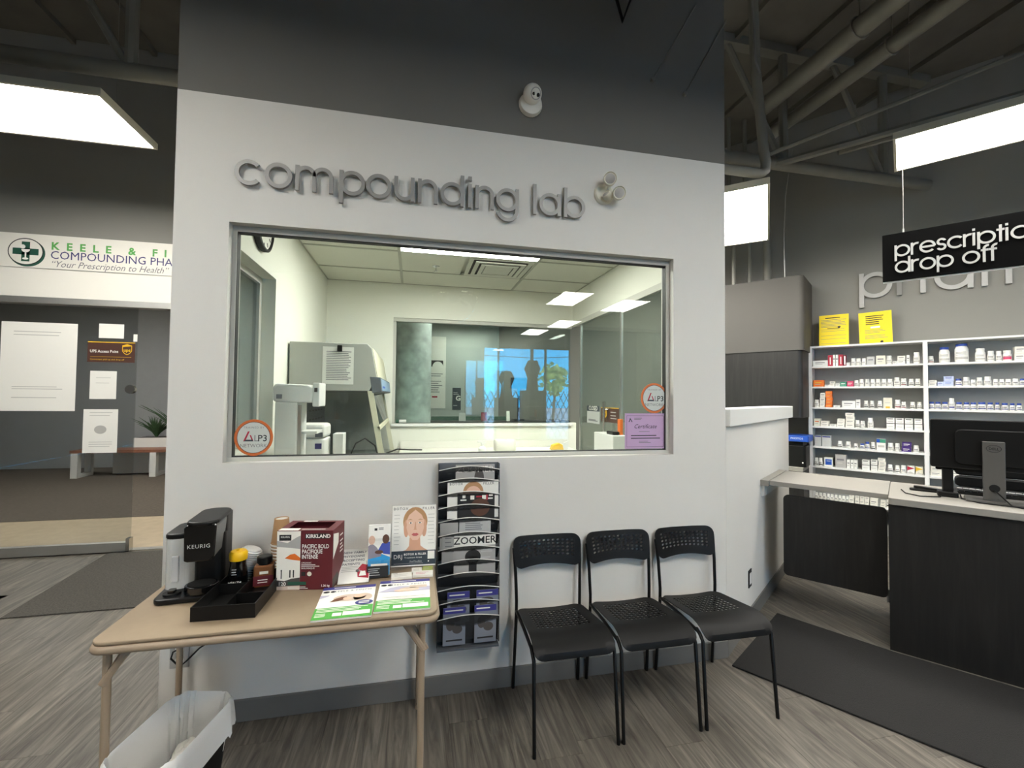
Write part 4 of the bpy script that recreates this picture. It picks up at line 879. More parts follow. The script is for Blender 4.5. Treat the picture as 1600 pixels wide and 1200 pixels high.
def carton(w, h, d, k, x, y, z, label, gr):
    key = (k, round(w, 3), round(h, 3))
    if key not in XM:
        me = MB().box(-w / 2, w / 2, 0, d, 0, h).mesh('medicine_box', BC[k])
        pr = MB(); f = -.0006
        def q(x0, x1, z0, z1, mi): pr.add([(x0 * w, f - .0003 * mi, z0 * h), (x1 * w, f - .0003 * mi, z0 * h), (x1 * w, f - .0003 * mi, z1 * h), (x0 * w, f - .0003 * mi, z1 * h)], [(0, 1, 2, 3)], mi)
        A = {'L': 'ink', 'K': 'navy', 't': 'teal', 'n': 'blue', 'h': 'red', 'H': 'amber', 'y': 'amber', 'O': 'orange', 'r': 'paper', 'R': 'paper', 'v': 'paper', 'o': 'amber', 'G': 'paper', 'p': 'paper', 'e': 'navy'}.get(k, 'ink_grey')
        if k == 'L': q(-.5, .5, .48, .53, 0); q(-.4, .3, .88, .94, 0); q(-.35, .3, .2, .24, 1); q(-.35, .3, .65, .69, 1)
        elif k == 'K': q(-.45, .45, .86, .97, 0); q(-.4, .3, .45, .5, 1); q(-.4, .2, .3, .34, 1)
        elif k == 't': q(-.5, .5, .68, 1, 0); q(-.5, -.15, .68, 1, 1); q(-.35, .35, .25, .45, 2)
        elif k == 'n': q(-.35, .4, .2, .85, 0); q(-.2, .25, .6, .68, 1)
        elif k in 'hH': pr.add([(-.5 * w, f, h), (.5 * w, f, h * .75), (-.1 * w, f, h * .55), (.5 * w, f, h * .1), (.2 * w, f, 0), (-.5 * w, f, h * .45)], [(0, 1, 5)], 0); pr.add([(-.5 * w, f, 0), (.5 * w, f, 0), (.5 * w, f, h * .12), (-.1 * w, f, h * .3), (-.5 * w, f, h * .12)], [(0, 1, 2, 3, 4)], 1)
        elif k == 'y': q(-.25, .25, .0, .18, 0); q(-.3, .3, .5, .55, 1)
        elif k in 'rR': q(-.3, .3, .1, .9, 0) if k == 'R' else q(-.1, .1, .15, .8, 0)
        else: q(-.35, .3, .55, .68, 0); q(-.35, .15, .3, .4, 1)
        pm = pr.mesh('box_print', [A, 'blue' if k == 't' else 'ink_light', 'ink_light'])
        XM[key] = (me, pm)
    me, pm = XM[key]
    o = put('medicine_box', me, None, pv(x, y, z), RZ); put('box_print', pm, o)['kind'] = 'stuff'; tag(o, label, 'box', gr)
STOCK = {
(1,0): [(1.168,0.14,0.069,'w'),(1.261,0.046,0.124,'r'),(1.296,0.023,0.128,'w'),(1.322,0.024,0.127,'w'),(1.357,0.041,0.127,'r'),(1.393,0.022,0.118,'R'),(1.422,0.032,0.034,'w'),(1.466,0.043,0.079,'B'),(1.512,0.042,0.075,'B'),(1.559,0.039,0.074,'B'),(1.617,0.064,0.09,'g'),(1.7,0.078,0.097,'c'),(1.768,0.047,0.092,'B'),(1.812,0.032,0.032,'w'),(1.865,0.063,0.087,'s2'),(1.918,0.026,0.09,'w'),(1.983,0.051,0.116,'B')],
(1,1): [(1.149,0.101,0.074,'o'),(1.228,0.045,0.021,'w'),(1.278,0.048,0.06,'s2'),(1.326,0.04,0.034,'w'),(1.377,0.056,0.051,'G'),(1.438,0.055,0.059,'p'),(1.492,0.04,0.066,'D'),(1.537,0.042,0.078,'B'),(1.585,0.038,0.078,'B'),(1.631,0.041,0.077,'B'),(1.675,0.041,0.077,'B'),(1.724,0.044,0.076,'B'),(1.772,0.045,0.076,'B'),(1.828,0.048,0.091,'B'),(1.881,0.047,0.079,'P'),(1.94,0.04,0.074,'D'),(1.989,0.04,0.074,'D')],
(1,2): [(1.13,0.047,0.083,'B'),(1.185,0.05,0.164,'s3'),(1.245,0.06,0.184,'o5'),(1.315,0.056,0.025,'w'),(1.422,0.118,0.075,'w'),(1.505,0.04,0.091,'w'),(1.573,0.039,0.078,'D'),(1.623,0.037,0.077,'D'),(1.688,0.04,0.077,'D'),(1.752,0.073,0.112,'y'),(1.832,0.049,0.091,'P'),(1.878,0.038,0.071,'P'),(1.946,0.04,0.07,'D'),(1.999,0.037,0.07,'D')],
(1,3): [(1.132,0.059,0.082,'O'),(1.205,0.076,0.06,'s2'),(1.278,0.061,0.027,'w'),(1.352,0.07,0.091,'s3'),(1.433,0.079,0.159,'s4'),(1.497,0.042,0.079,'D'),(1.542,0.041,0.073,'B'),(1.608,0.051,0.108,'B'),(1.773,0.066,0.116,'L'),(1.845,0.065,0.115,'L'),(1.917,0.064,0.114,'L'),(1.988,0.062,0.113,'L')],
(1,4): [(1.138,0.066,0.121,'K'),(1.218,0.085,0.12,'K'),(1.341,0.045,0.07,'D'),(1.414,0.047,0.069,'B'),(1.481,0.036,0.052,'B'),(1.536,0.041,0.057,'N'),(1.579,0.039,0.078,'N'),(1.627,0.039,0.077,'D'),(1.694,0.076,0.117,'t'),(1.771,0.05,0.081,'B'),(1.825,0.042,0.08,'B'),(1.898,0.074,0.099,'v2'),(1.969,0.046,0.069,'B')],
(1,5): [(1.121,0.036,0.088,'D'),(1.161,0.038,0.088,'D'),(1.234,0.08,0.098,'n'),(1.347,0.098,0.144,'k'),(1.415,0.03,0.095,'w'),(1.448,0.027,0.095,'w'),(1.478,0.03,0.095,'w'),(1.565,0.065,0.104,'L'),(1.635,0.055,0.113,'L'),(1.699,0.061,0.138,'s4'),(1.764,0.044,0.076,'D'),(1.823,0.038,0.075,'D'),(1.871,0.045,0.08,'B'),(1.927,0.059,0.079,'h'),(1.99,0.058,0.078,'H')],
(1,6): [(1.121,0.033,0.066,'B'),(1.157,0.033,0.066,'B'),(1.194,0.032,0.065,'B'),(1.23,0.032,0.065,'B'),(1.265,0.032,0.065,'B'),(1.3,0.031,0.065,'B'),(1.336,0.031,0.064,'B'),(1.369,0.031,0.064,'B'),(1.403,0.029,0.064,'B'),(1.441,0.044,0.116,'s2'),(1.49,0.037,0.094,'s2'),(1.531,0.038,0.094,'s2'),(1.572,0.038,0.093,'s2'),(1.631,0.065,0.144,'s2'),(1.704,0.041,0.061,'s2'),(1.75,0.041,0.111,'D')],
(2,0): [(2.090,0.043,0.071,'P'),(2.189,0.081,0.155,'J'),(2.311,0.1,0.182,'J'),(2.437,0.072,0.128,'B'),(2.505,0.049,0.099,'B'),(2.556,0.04,0.094,'B'),(2.61,0.06,0.097,'Q'),(2.69,0.07,0.13,'s2')],
(2,1): [(2.1,0.06,0.06,'s2'),(2.156,0.045,0.041,'e'),(2.216,0.07,0.096,'e2'),(2.285,0.049,0.069,'N'),(2.338,0.051,0.083,'B'),(2.385,0.038,0.057,'B'),(2.427,0.042,0.078,'B'),(2.482,0.051,0.085,'B'),(2.533,0.037,0.06,'B'),(2.571,0.036,0.059,'B'),(2.612,0.042,0.059,'B'),(2.658,0.042,0.062,'B'),(2.7,0.036,0.062,'N')],
(2,2): [(2.090,0.042,0.075,'N'),(2.136,0.046,0.075,'N'),(2.186,0.047,0.074,'N'),(2.234,0.044,0.11,'M'),(2.285,0.049,0.073,'N'),(2.337,0.045,0.072,'N'),(2.384,0.044,0.072,'N'),(2.440,0.059,0.075,'N'),(2.495,0.042,0.074,'N'),(2.54,0.031,0.074,'N'),(2.588,0.047,0.07,'N'),(2.635,0.036,0.069,'N'),(2.677,0.036,0.069,'N')],
(2,3): [(2.09,0.041,0.068,'B'),(2.137,0.044,0.067,'B')], (2,4): [(2.09,0.041,0.068,'B'),(2.137,0.044,0.067,'B')],
(2,5): [(2.115,0.085,0.097,'s2'),(2.185,0.045,0.067,'B'),(2.245,0.063,0.088,'L'),(2.308,0.051,0.08,'B')]}
for (bay, sh), row in STOCK.items():
    where = '%s shelf, %s bay' % (ORD[sh], 'left' if bay == 1 else 'right'); gr = 'medicines on the ' + where; z = SZ[sh + 1] + .0005
    for i, (x, w, h, k) in enumerate(row):
        w -= .002; y = SA + .03
        if k in KN:
            bo, cp, lm = bottle(w, h, k)
            o = put('pill_bottle', bo, None, pv(x, y + w / 2, z), RZ); put('cap', cp, o); put('label', lm, o)
            tag(o, '%s, %s from left, %s' % (KN[k], NTH[i], where), 'bottle', gr)
        else:
            n = int(k[1]) if len(k) > 1 else 1; hh = h / n
            for j in range(n):
                pos = '' if n == 1 else (', bottom of stack' if j == 0 else ', top of stack' if j == n - 1 else ', %s up in stack' % NTH[j])
                carton(w, hh - (.0025 if n > 1 else .001), .10, k[0], x + (.003 * ((j * 7) % 3 - 1) if n > 1 else 0), y, z + hh * j, '%s box, %s from left, %s%s' % (CN[k[0]], NTH[i], where, pos), gr)

# yellow notices on top of the shelving
for k, (x, w, h, rz, lab) in enumerate(((1.288, .275, .36, 2, 'yellow printed notice standing on the shelving, left one'), (1.66, .28, .352, -2, 'yellow printed notice standing on the shelving, under the wall letters'))):
    xx, yy, zz = pv(x, SA + .10, SZ[0] + .001)
    o = sheet('yellow_notice', w, h, 'yellow', (xx, yy, zz), (rad(86), rad(-1.5 * k), RZ), .003); tag(o, lab, 'notice')
    if k: lines(o, 'ink', -.08, .08, (h - .05, h - .072, h - .094, h - .116, h - .138), .009, 1, .3); dec(o, 'paper', [rc(-.04, h - .18, .04, h - .16)], 1); lines(o, 'ink_grey', -.09, .1, (.15, .135, .12, .09, .075, .06), .004, 1)
    else: lines(o, 'ink', -.08, .06, (h - .04,), .01, 1, .1); lines(o, 'ink_grey', -.12, .12, [h - .06 - .016 * i for i in range(6)], .005, 1, .3); lines(o, 'ink_grey', -.12, .12, (.19, .17, .12, .08, .03), .003, 1, .1); lines(o, 'ink', -.06, .06, (.2,), .007, 1, .1)
    dec(o, 'ink', [el(.05, .02 if k else h * .6, .014, .011)], 1)
# raised pharmacy lettering on the back wall
ps_ = P(empty('wall_lettering'), 0, A1 - .002, 2.645); tag(ps_, 'large raised grey lettering reading pharmacy behind the hanging sign', 'sign')
x = 1.515; PS = .285
for c_, nx in zip('pharmacy', (1.515, 1.835, 2.13, 2.47, 2.63, 3.06, 3.40, 3.70)):
    glyph(c_, PS, .03).build('letter_' + c_, 'letter_mid', ps_, (nx, -.004, 0))
# hanging sign
hs = P(empty('hanging_sign'), 1.766, 3.1, 2.43); tag(hs, 'black hanging sign reading prescription drop off', 'sign')
MB().box(0, 1.45, 0, .02, 0, .362).build('sign_board', 'sign_black', hs, bevel=.002); MB().box(.002, 1.448, .0205, .022, -.012, .36).build('sign_back', 'white_plastic', hs)
for txt, zz in (('prescription', .178), ('drop off', .052)):
    x = .072
    for c_ in txt:
        if c_ != ' ': glyph(c_, .09, .006).build('letter_' + c_, 'letter_lite', hs, (x, -.0005, zz))
        x += GL[c_][1] * .086
for x in (.125, 1.3):
    MB().cyl((x, .01, .36), (x, .01, .96), .0025, 6).build('hanging_wire', 'wire_grey', hs); MB().cyl((x, .01, .355), (x, .01, .39), .006, 8).build('wire_clip', 'alu', hs)
# cabinet with grey bulkhead
cbx = P(empty('wall_cabinet'), 0, 4.3); tag(cbx, 'dark wood wall cabinet under a grey boxed bulkhead', 'cabinet')
MB().prism(rrect(-.45, 1.075, 0, .66, .05, 5), 2.05, 2.865, 'z').build('bulkhead', 'bulk_grey', cbx, smooth=40)
MB().prism(rrect(-.45, 1.06, .01, .66, .05, 5), 1.315, 2.05, 'z').build('cabinet_body', 'dark_oak', cbx, smooth=40)
MB().box(.25, .252, .006, .011, 1.33, 2.04).build('door_gap', 'black_matte', cbx)
bs = P(empty('base_cabinet'), 0, 4.36); tag(bs, 'low dark cabinet with a pale ledge beyond the half wall', 'cabinet')
MB().box(-.45, 1.05, .05, .6, 0, .73).build('cabinet_body', 'dark_oak', bs); MB().box(-.45, 1.05, .0, .6, .73, .77).build('ledge', 'laminate', bs)
lt = P(empty('label_printer'), .94, 4.42, .7705); tag(lt, 'dark printer with a blue tray beyond the half wall', 'printer')
MB().prism(rrect(-.16, .13, 0, .3, .03, 3), 0, .23, 'z').build('printer_body', 'black_plastic', lt, bevel=.004); MB().prism(rrect(-.18, .16, -.03, .3, .02, 3), .28, .345, 'z').build('blue_tray', 'blue', lt, bevel=.004); MB().box(-.12, .1, .02, .28, .23, .28).build('feeder', 'black_matte', lt); tx(lt, 'PHOTOS', .05, .305, .03, 'paper', 1, 'CENTER', loc=(0, -.031, 0), rot=STAND)
MB().lathe([(0, 0), (.008, 0), (.008, .004), (0, .004)], 10).build('indicator', 'paper', lt, (.1, -.001, .05), STAND)

# counter equipment
mo = P(empty('monitor'), 2.27, 2.40, .921); tag(mo, 'black computer monitor seen from behind on the counter', 'monitor')
MB().prism(rrect(-.27, .30, .18, .478, .012, 3), .075, .11, 'y').build('screen_housing', 'black_plastic', mo, bevel=.006); MB().prism(rrect(-.16, .2, .21, .42, .03, 3), .055, .076, 'y').build('rear_bulge', 'black_plastic', mo, bevel=.006)
MB().prism([(-.045, .0), (.045, .0), (.046, .355), (-.046, .355)], .03, .055, 'y').build('stand_neck', 'stand_grey', mo, bevel=.003)
MB().prism(el(0, .085, .012, .022, 20), .0285, .031, 'y').build('cable_hole', 'black_matte', mo).scale = (1.9, 1, 1)
MB().prism(rrect(-.12, .14, -.01, .16, .015, 3), 0, .012, 'z').build('stand_base', 'stand_grey', mo, bevel=.003)
b = MB().tube([(.03 * math.cos(t), 0, .02 * math.sin(t)) for t in [2 * PI * i / 24 for i in range(24)]], .0012, 5, closed=True); b.build('logo_ring', 'ink', mo, (0, .0285, .315)); tx(mo, 'DELL', 0, .308, .019, 'ink', 1, 'CENTER', bold=.0006, loc=(0, .0295, 0), rot=STAND)
cdp = P(empty('customer_display'), 2.075, 2.52, .921); tag(cdp, 'black display post at the left end of the counter', 'display')
MB().prism(rrect(-.045, .05, -.05, .06, .012, 3), 0, .03, 'z').build('post_base', 'black_plastic', cdp, bevel=.004); MB().prism(rrect(-.022, .03, -.015, .025, .01, 3), .03, .17, 'z').build('post', 'black_plastic', cdp); MB().prism(rrect(-.05, .16, .16, .23, .006, 2), .0, .03, 'y').build('display_head', 'black_plastic', cdp)
sc_ = P(empty('barcode_scanner'), 1.97, 2.62, .921); tag(sc_, 'flat black handset lying by the counter joint', 'scanner')
MB().prism(rrect(-.07, .08, -.03, .03, .02, 3), 0, .012, 'z').build('handset_body', 'black_plastic', sc_, bevel=.003); MB().prism(rrect(-.06, .06, -.022, .022, .015, 3), .013, .026, 'z').build('handset_cover', 'black_plastic', sc_, (.01, 0, 0), (0, rad(4), 0))
kb = P(empty('keyboard'), 2.28, 2.72, .921); tag(kb, 'black keyboard behind the monitor on the counter', 'keyboard')
MB().prism(rrect(-.16, .3, -.07, .07, .01, 3), 0, .018, 'z').build('keyboard_body', 'black_plastic', kb)
for r in range(4):
    for c_ in range(15): MB().box(-.145 + .029 * c_, -.12 + .029 * c_, -.06 + .032 * r, -.034 + .032 * r, .018, .024).build('key', 'paper_grey' if r == 3 else 'black_plastic', kb)
for k, (pts, lab) in enumerate((([(1.86, 2.55), (1.88, 2.42), (1.95, 2.36), (2.04, 2.42), (2.05, 2.5)], 'thin black cable curling from the handset on the counter'), ([(2.14, 2.62), (2.135, 2.45), (2.2, 2.36), (2.34, 2.35), (2.45, 2.37), (2.5, 2.46)], 'black cable looped around the monitor base'), ([(2.27, 2.425), (2.33, 2.36), (2.38, 2.33), (2.5, 2.36), (2.62, 2.5)], 'black cable trailing right from the monitor stand'))):
    q = [pv(a_, b_, .925 + (.07 if k == 2 and i == 0 else 0)) for i, (a_, b_) in enumerate(pts)]
    tag(MB().tube(q, .0035, 6).build('counter_cable', 'black_matte', smooth=60), lab, 'cable')
oc = P(empty('office_chair'), 2.42, 3.35); tag(oc, 'black padded office chair behind the counter', 'chair')
for i in range(5): MB().prism(rrect(-.26, .26, .62 + .085 * i, .70 + .085 * i, .03, 3), 0, .05, 'y').build('back_pad', 'black_plastic', oc, (0, .004 * i, 0), bevel=.01)
MB().prism(rrect(-.25, .25, .03, .5, .06, 4), .45, .53, 'z').build('seat', 'black_plastic', oc, bevel=.02); MB().cyl((0, .27, .08), (0, .27, .45), .03, 12).build('column', 'black_metal', oc)
for i in range(5): t = 2 * PI * i / 5; MB().tube([(0, .27, .1), (.3 * math.cos(t), .27 + .3 * math.sin(t), .05)], .02, 8).cyl((.3 * math.cos(t), .27 + .3 * math.sin(t), 0), (.3 * math.cos(t), .27 + .3 * math.sin(t), .05), .025, 10).build('base_arm', 'black_metal', oc)
for s in (-1, 1): MB().tube([(s * .25, .06, .66), (s * .29, .12, .68), (s * .29, .32, .68), (s * .27, .36, .5)], .018, 8).build('armrest', 'black_plastic', oc)
# ================================================================== ENTRANCE (LEFT)
ks = MB().box(-.75, 1.25, -.006, 0, 0, .318).build('fascia_sign', 'warm_white', None, (-3.1, DY - .0105, 2.664)); tag(ks, 'white pharmacy fascia sign with a green cross emblem above the entrance', 'sign')
F = dict(loc=(0, -.0066, 0), rot=STAND)
dec(ks, 'photo_grey', [rc(-.75, .0, 1.25, .004)], 1, **F)
ex, ey = -.44, .15
dec(ks, 'green_dark', [el(ex + .012, ey - .012, .14, .128, 36)], 1, **F); dec(ks, 'ink', [el(ex, ey, .138, .126, 36)], 2, **F); dec(ks, 'warm_white', [el(ex, ey, .130, .118, 36)], 3, **F)
dec(ks, 'green_dark', [rc(ex - .032, ey - .092, ex + .032, ey + .092), rc(ex - .1, ey - .03, ex + .1, ey + .03)], 4, 'cross', **F)
dec(ks, 'paper', [el(ex, ey + .022, .034, .03, 16, 180, 360) , rc(ex - .006, ey - .06, ex + .006, ey - .005), el(ex, ey - .066, .024, .010), el(ex - .022, ey + .045, .02, .02, 12)], 5, 'mortar', **F)
tx(ks, 'KEELE & FINCH', -.245, .186, .098, 'green_sign', 2, space=2.15, bold=.003, **F)
tx(ks, 'COMPOUNDING PHARMACY', -.25, .098, .108, 'indigo_sign', 2, sx=.95, **F)
tx(ks, '\u201cYour Prescription to Health\u201d', -.25, .022, .085, 'ink_grey', 2, shear=.35, sx=.93, **F)
# papers and stickers on the glass door
gy_ = DY - .0315
def dpaper(x0, x1, z0, z1, label, m='paper', cat='paper'):
    o = sheet('door_notice', x1 - x0, z1 - z0, m, ((x0 + x1) / 2, gy_, z0), STAND, .0006); tag(o, label, cat); return o
p = dpaper(-3.69, -3.10, 1.335, 2.155, 'large white poster sheet on the glass entrance door'); lines(p, 'ink_light', -.2, .22, (.73, .70, .22, .2, .12), .006, 1); 
dpaper(-2.93, -2.725, 2.03, 2.167, 'small blank white sheet above the brown access sign')
p = dpaper(-2.988, -2.772, 1.45, 1.716, 'white sheet below the brown access sign'); lines(p, 'ink_light', -.06, .06, (.2, .15), .004, 1)
p = dpaper(-3.03, -2.75, .94, 1.353, 'lowest tilted white sheet on the glass door'); lines(p, 'ink_light', -.09, .1, (.38, .35, .1, .08, .06), .004, 1); dec(p, 'ink_light', [el(.0, .22, .05, .04)], 1)
dpaper(-2.645, -2.612, 2.005, 2.075, 'tiny white tag at the door edge')
u_ = dpaper(-3.016, -2.628, 1.80, 1.995, 'brown access point sign with a gold shield on the door', 'brown', 'sign')
W_ = .194
dec(u_, 'gold', [rc(-W_, .187, W_, .195), rc(-.17, .05, .165, .0525)], 1); tx(u_, 'UPS Access Point', -.175, .092, .036, 'paper', 1, sx=.9, bold=.0006); tx(u_, 'Convenient pick-up and drop-off', -.172, .02, .021, 'gold', 1)
dec(u_, 'gold', [[(.088, .165), (.128, .178), (.168, .165), (.168, .11), (.15, .085), (.128, .073), (.106, .085), (.088, .11)]], 1, 'shield'); dec(u_, 'brown', [[(.093, .150), (.163, .158), (.163, .112), (.147, .09), (.128, .08), (.109, .09), (.093, .112)]], 2, 'shield'); tx(u_, 'ups', .128, .106, .042, 'gold', 3, 'CENTER', bold=.001)
# bench with planter in the vestibule
bn2 = empty('bench', (-4.75, 7.0, 0)); tag(bn2, 'white framed bench with a wooden seat in the vestibule', 'bench')
MB().box(-1.1, 1.6, 0, .42, .44, .49).build('seat_board', 'bench_wood', bn2)
for x in (-1.08, .12, 1.3):
    b = MB(); b.box(x, x + .1, 0, .1, 0, .44).box(x, x + .1, .35, .42, 0, .44).box(x, x + .1, .1, .35, 0, .06); b.build('leg_frame', 'white_plastic', bn2)
MB().box(-.65, 1.6, .37, .42, .02, .44).build('back_panel', 'white_plastic', bn2)
pl3 = empty('planter', (-4.45, 7.5, .0)); tag(pl3, 'white planter box with dark spiky grass behind the bench', 'planter')
MB().box(-.7, 1.6, 0, .4, 0, .66).build('planter_box', 'white_plastic', pl3); MB().box(-.68, 1.58, .02, .38, .64, .662).build('soil', 'photo_dark', pl3)
for k, (px, h, n, m) in enumerate(((-.05, .75, 60, 'leaf'), (-.42, .42, 70, 'leaf'), (.55, .65, 50, 'leaf'))):
    b = MB()
    for i in range(n):
        t = random.random() * 2 * PI; l = h * (.6 + .45 * random.random()); s = .12 + .6 * random.random()
        pts = [(px + math.cos(t) * s * q * l * (.5 + q), .2 + math.sin(t) * s * q * l * .6, .66 + l * q * (1 - .25 * s * q)) for q in (0, .35, .7, 1)]
        b.tube(pts, [.013, .014, .010, .002], 3)
    o = b.build('plant', m, pl3); o['kind'] = 'stuff'

# ================================================================== LAB INTERIOR
CZ = .95
lb = empty('lab_bench', (LX, .3, 0)); tag(lb, 'white lab bench along the left wall under the hood', 'bench')
MB().box(.005, .72, 0, 2.1, CZ - .04, CZ).build('bench_top', 'laminate', lb); MB().box(.01, .69, .02, 2.08, 0, CZ - .04).build('bench_cabinet', 'white_plastic', lb)
bb = empty('back_bench', (LX + .74, 1.86, 0)); tag(bb, 'white lab bench under the rear glass partition', 'bench')
MB().box(0, 1.78, 0, .54, CZ - .02, CZ + .02).build('bench_top', 'warm_white', bb); MB().box(.01, 1.76, .03, .54, 0, CZ - .02).build('bench_cabinet', 'white_plastic', bb); MB().box(0, 1.78, .545, .57, CZ + .02, CZ + .09).build('backsplash', 'warm_white', bb)
# safety hood
hd = empty('fume_hood', (0, 1.05, CZ + .001)); tag(hd, 'grey laboratory safety hood with a sloped glass front', 'hood')
c0 = CZ
prof = [(-.85, 1.54 - c0), (-.312, 1.54 - c0), (-.262, 1.64 - c0), (-.30, 1.85 - c0), (-.33, 1.882 - c0), (-.85, 1.882 - c0)]
MB().prism(prof, 0, 1.25, 'y').build('upper_housing', 'hood_grey', hd, bevel=.004)
MB().prism([(-.262, 1.645 - c0), (-.298, 1.855 - c0), (-.296, 1.856 - c0), (-.258, 1.645 - c0)], .03, 1.22, 'y').build('front_panel', 'hood_cream', hd)
MB().prism([(-.31, 1.645 - c0), (-.235, 1.64 - c0), (-.225, 1.535 - c0), (-.29, 1.525 - c0)], -.004, 1.254, 'y').build('control_box', 'peg_dark', hd, bevel=.004)
MB().prism([(-.236, 1.632 - c0), (-.2335, 1.632 - c0), (-.2235, 1.545 - c0), (-.227, 1.545 - c0)], .05, 1.2, 'y').build('control_face', 'hood_blue', hd)
MB().prism([(-.228, 1.58 - c0), (-.226, 1.58 - c0), (-.2255, 1.565 - c0), (-.228, 1.565 - c0)], .12, .4, 'y').build('button_row', 'blue', hd)
for y in (0, 1.235): MB().prism([(-.325, 1.54 - c0), (-.285, 1.54 - c0), (-.175, .0), (-.215, .0)], y, y + .015, 'y').build('side_post', 'hood_cream', hd)
for y in (.004, 1.24): MB().prism([(-.84, .0), (-.84, 1.54 - c0), (-.325, 1.54 - c0), (-.215, .0)], y, y + .004, 'y').build('side_glass', 'glass_smoke', hd)
MB().prism([(-.298, 1.525 - c0), (-.294, 1.525 - c0), (-.245, 1.28 - c0), (-.249, 1.28 - c0)], .02, 1.23, 'y').build('sash_glass', 'glass_smoke', hd); MB().prism([(-.252, 1.285 - c0), (-.235, 1.285 - c0), (-.229, 1.262 - c0), (-.247, 1.262 - c0)], .0, 1.25, 'y').build('sash_handle', 'hood_cream', hd)
MB().box(-.85, -.835, .01, 1.24, 0, 1.54 - c0).build('rear_panel', 'peg_dark', hd); MB().box(-.85, -.18, .0, 1.25, -.0, .02).build('work_surface', 'alu', hd)
for r in range(6):
    for c_ in range(9): MB().box(-.8345, -.834, .1 + .12 * c_, .16 + .12 * c_, .12 + .075 * r, .13 + .075 * r).build('slot', 'gasket', hd)
pp = sheet('log_sheet', .21, .267, 'paper', (-.527, 1.0475, 1.587), STAND); tag(pp, 'printed log sheet clipped to the side of the hood', 'paper'); lines(pp, 'ink_grey', -.08, .09, [.03 + .0125 * i for i in range(17)], .005, 1, .25)
tag(MB().prism(rrect(-.016, .016, 0, .045, .004, 2), -.012, 0, 'y').build('binder_clip', 'black_plastic', None, (-.517, 1.045, 1.82)), 'black binder clip holding the log sheet', 'clip')
# dispensing machine
ap = empty('capsule_machine', (-.70, .55, CZ + .001), rad(0)); tag(ap, 'white bench machine with overhanging head in the lab left corner', 'machine')
MB().box(-.07, .05, -.1, .14, 0, .518).build('column', 'white_plastic', ap, bevel=.008); MB().box(.05, .068, -.09, -.07, .02, .5).build('guide_rail', 'alu', ap); MB().prism([(-.078, .518), (.13, .512), (.135, .60), (.1, .618), (-.07, .622), (-.08, .6)], -.11, .15, 'y').build('head', 'white_plastic', ap, bevel=.012)
MB().box(.128, .165, -.095, .1, .49, .63).build('head_panel', 'white_plastic', ap, bevel=.006); MB().box(.138, .155, -.0965, -.095, .575, .6).build('display', 'photo_dark', ap); MB().box(-.06, -.03, -.1125, -.11, .535, .56).build('vent_slots', 'ink_grey', ap); MB().box(.05, .15, -.06, .1, .33, .345).build('platform', 'white_plastic', ap)
ce = empty('lab_mixer', (-.63, .82, CZ + .001)); tag(ce, 'white rounded lab mixer beside the overhanging machine', 'machine')
MB().prism(rrect(-.085, .085, -.1, .12, .03, 4), 0, .28, 'z').build('mixer_body', 'white_plastic', ce, bevel=.01); MB().prism(rrect(-.085, .085, -.1, .12, .03, 4), .283, .372, 'z').build('mixer_lid', 'white_plastic', ce, bevel=.02); MB().box(.025, .07, -.103, -.1, .29, .32).build('latch', 'peg_dark', ce); MB().box(.025, .065, -.103, -.1, .215, .25).build('badge', 'indigo_sign', ce)
tag(MB().box(-.03, .035, -.05, .08, 0, .30).build('white_box', 'white_plastic', None, (-.49, .9, CZ + .001), 0, bevel=.003), 'narrow white box standing right of the lab mixer', 'box')
sb = empty('balance_scale', (-.46, 1.35, CZ + .022)); tag(sb, 'small scale with a clear shield inside the hood', 'scale'); MB().box(-.1, .12, -.1, .1, 0, .05).build('scale_base', 'paper_grey', sb, bevel=.006); MB().lathe([(0, .05), (.05, .05), (.055, .06), (0, .062)], 20).build('pan', 'steel', sb); MB().box(-.08, -.076, -.08, .08, .05, .24).box(-.08, .09, .078, .082, .05, .24).build('shield', 'acrylic', sb)
yd = empty('label_gun', (-.28, 1.2, CZ + .022), rad(10)); tag(yd, 'yellow and black handheld device on the hood work surface', 'device'); MB().prism(rrect(-.1, .1, -.03, .03, .02, 3), 0, .05, 'z').build('device_body', 'amber', yd, bevel=.008); MB().prism(rrect(-.06, .09, -.02, .02, .015, 3), .05, .062, 'z').build('device_grip', 'black_plastic', yd)
for k, pts in enumerate(([(-.5, 1.5, 1.0), (-.45, 1.5, 1.12), (-.38, 1.5, 1.16), (-.3, 1.5, 1.1), (-.27, 1.5, 1.0)], [(-.2, 1.3, 1.06), (-.12, 1.4, 1.08), (-.02, 1.6, 1.05), (.08, 1.75, 1.03)])):
    tag(MB().tube(pts, .006, 6).build('lab_cable', 'black_matte', smooth=60), ('black cable arching inside the hood', 'black cable trailing in front of the hood')[k], 'cable')
ca = MB().lathe([(0, 0), (.145, 0), (.15, .01), (.15, .03), (.135, .036), (.135, .02), (0, .02)], 32).build('clock_case', 'ink', None); ca.name = 'wall_clock'; ca.location = (LX + .001, .43, 2.47); ca.rotation_euler = (0, PI / 2, 0); tag(ca, 'round black-rimmed clock at the lab left wall top', 'clock'); ca.data.shade_smooth()
MB().lathe([(0, .0205), (.134, .0205), (.134, .0215), (0, .0215)], 32).build('dial', 'paper', ca)
for i in range(12): t = 2 * PI * i / 12; MB().box(-.005, .005, -.012, .012, 0, .001).build('hour_mark', 'ink', ca, (.112 * math.cos(t), .112 * math.sin(t), .022), t + PI / 2)
MB().box(-.004, .004, -.01, .1, .023, .024).build('minute_hand', 'ink', ca, (0, 0, 0), 1.2); MB().box(-.005, .005, -.01, .07, .0245, .0255).build('hour_hand', 'ink', ca, (0, 0, 0), 2.6)
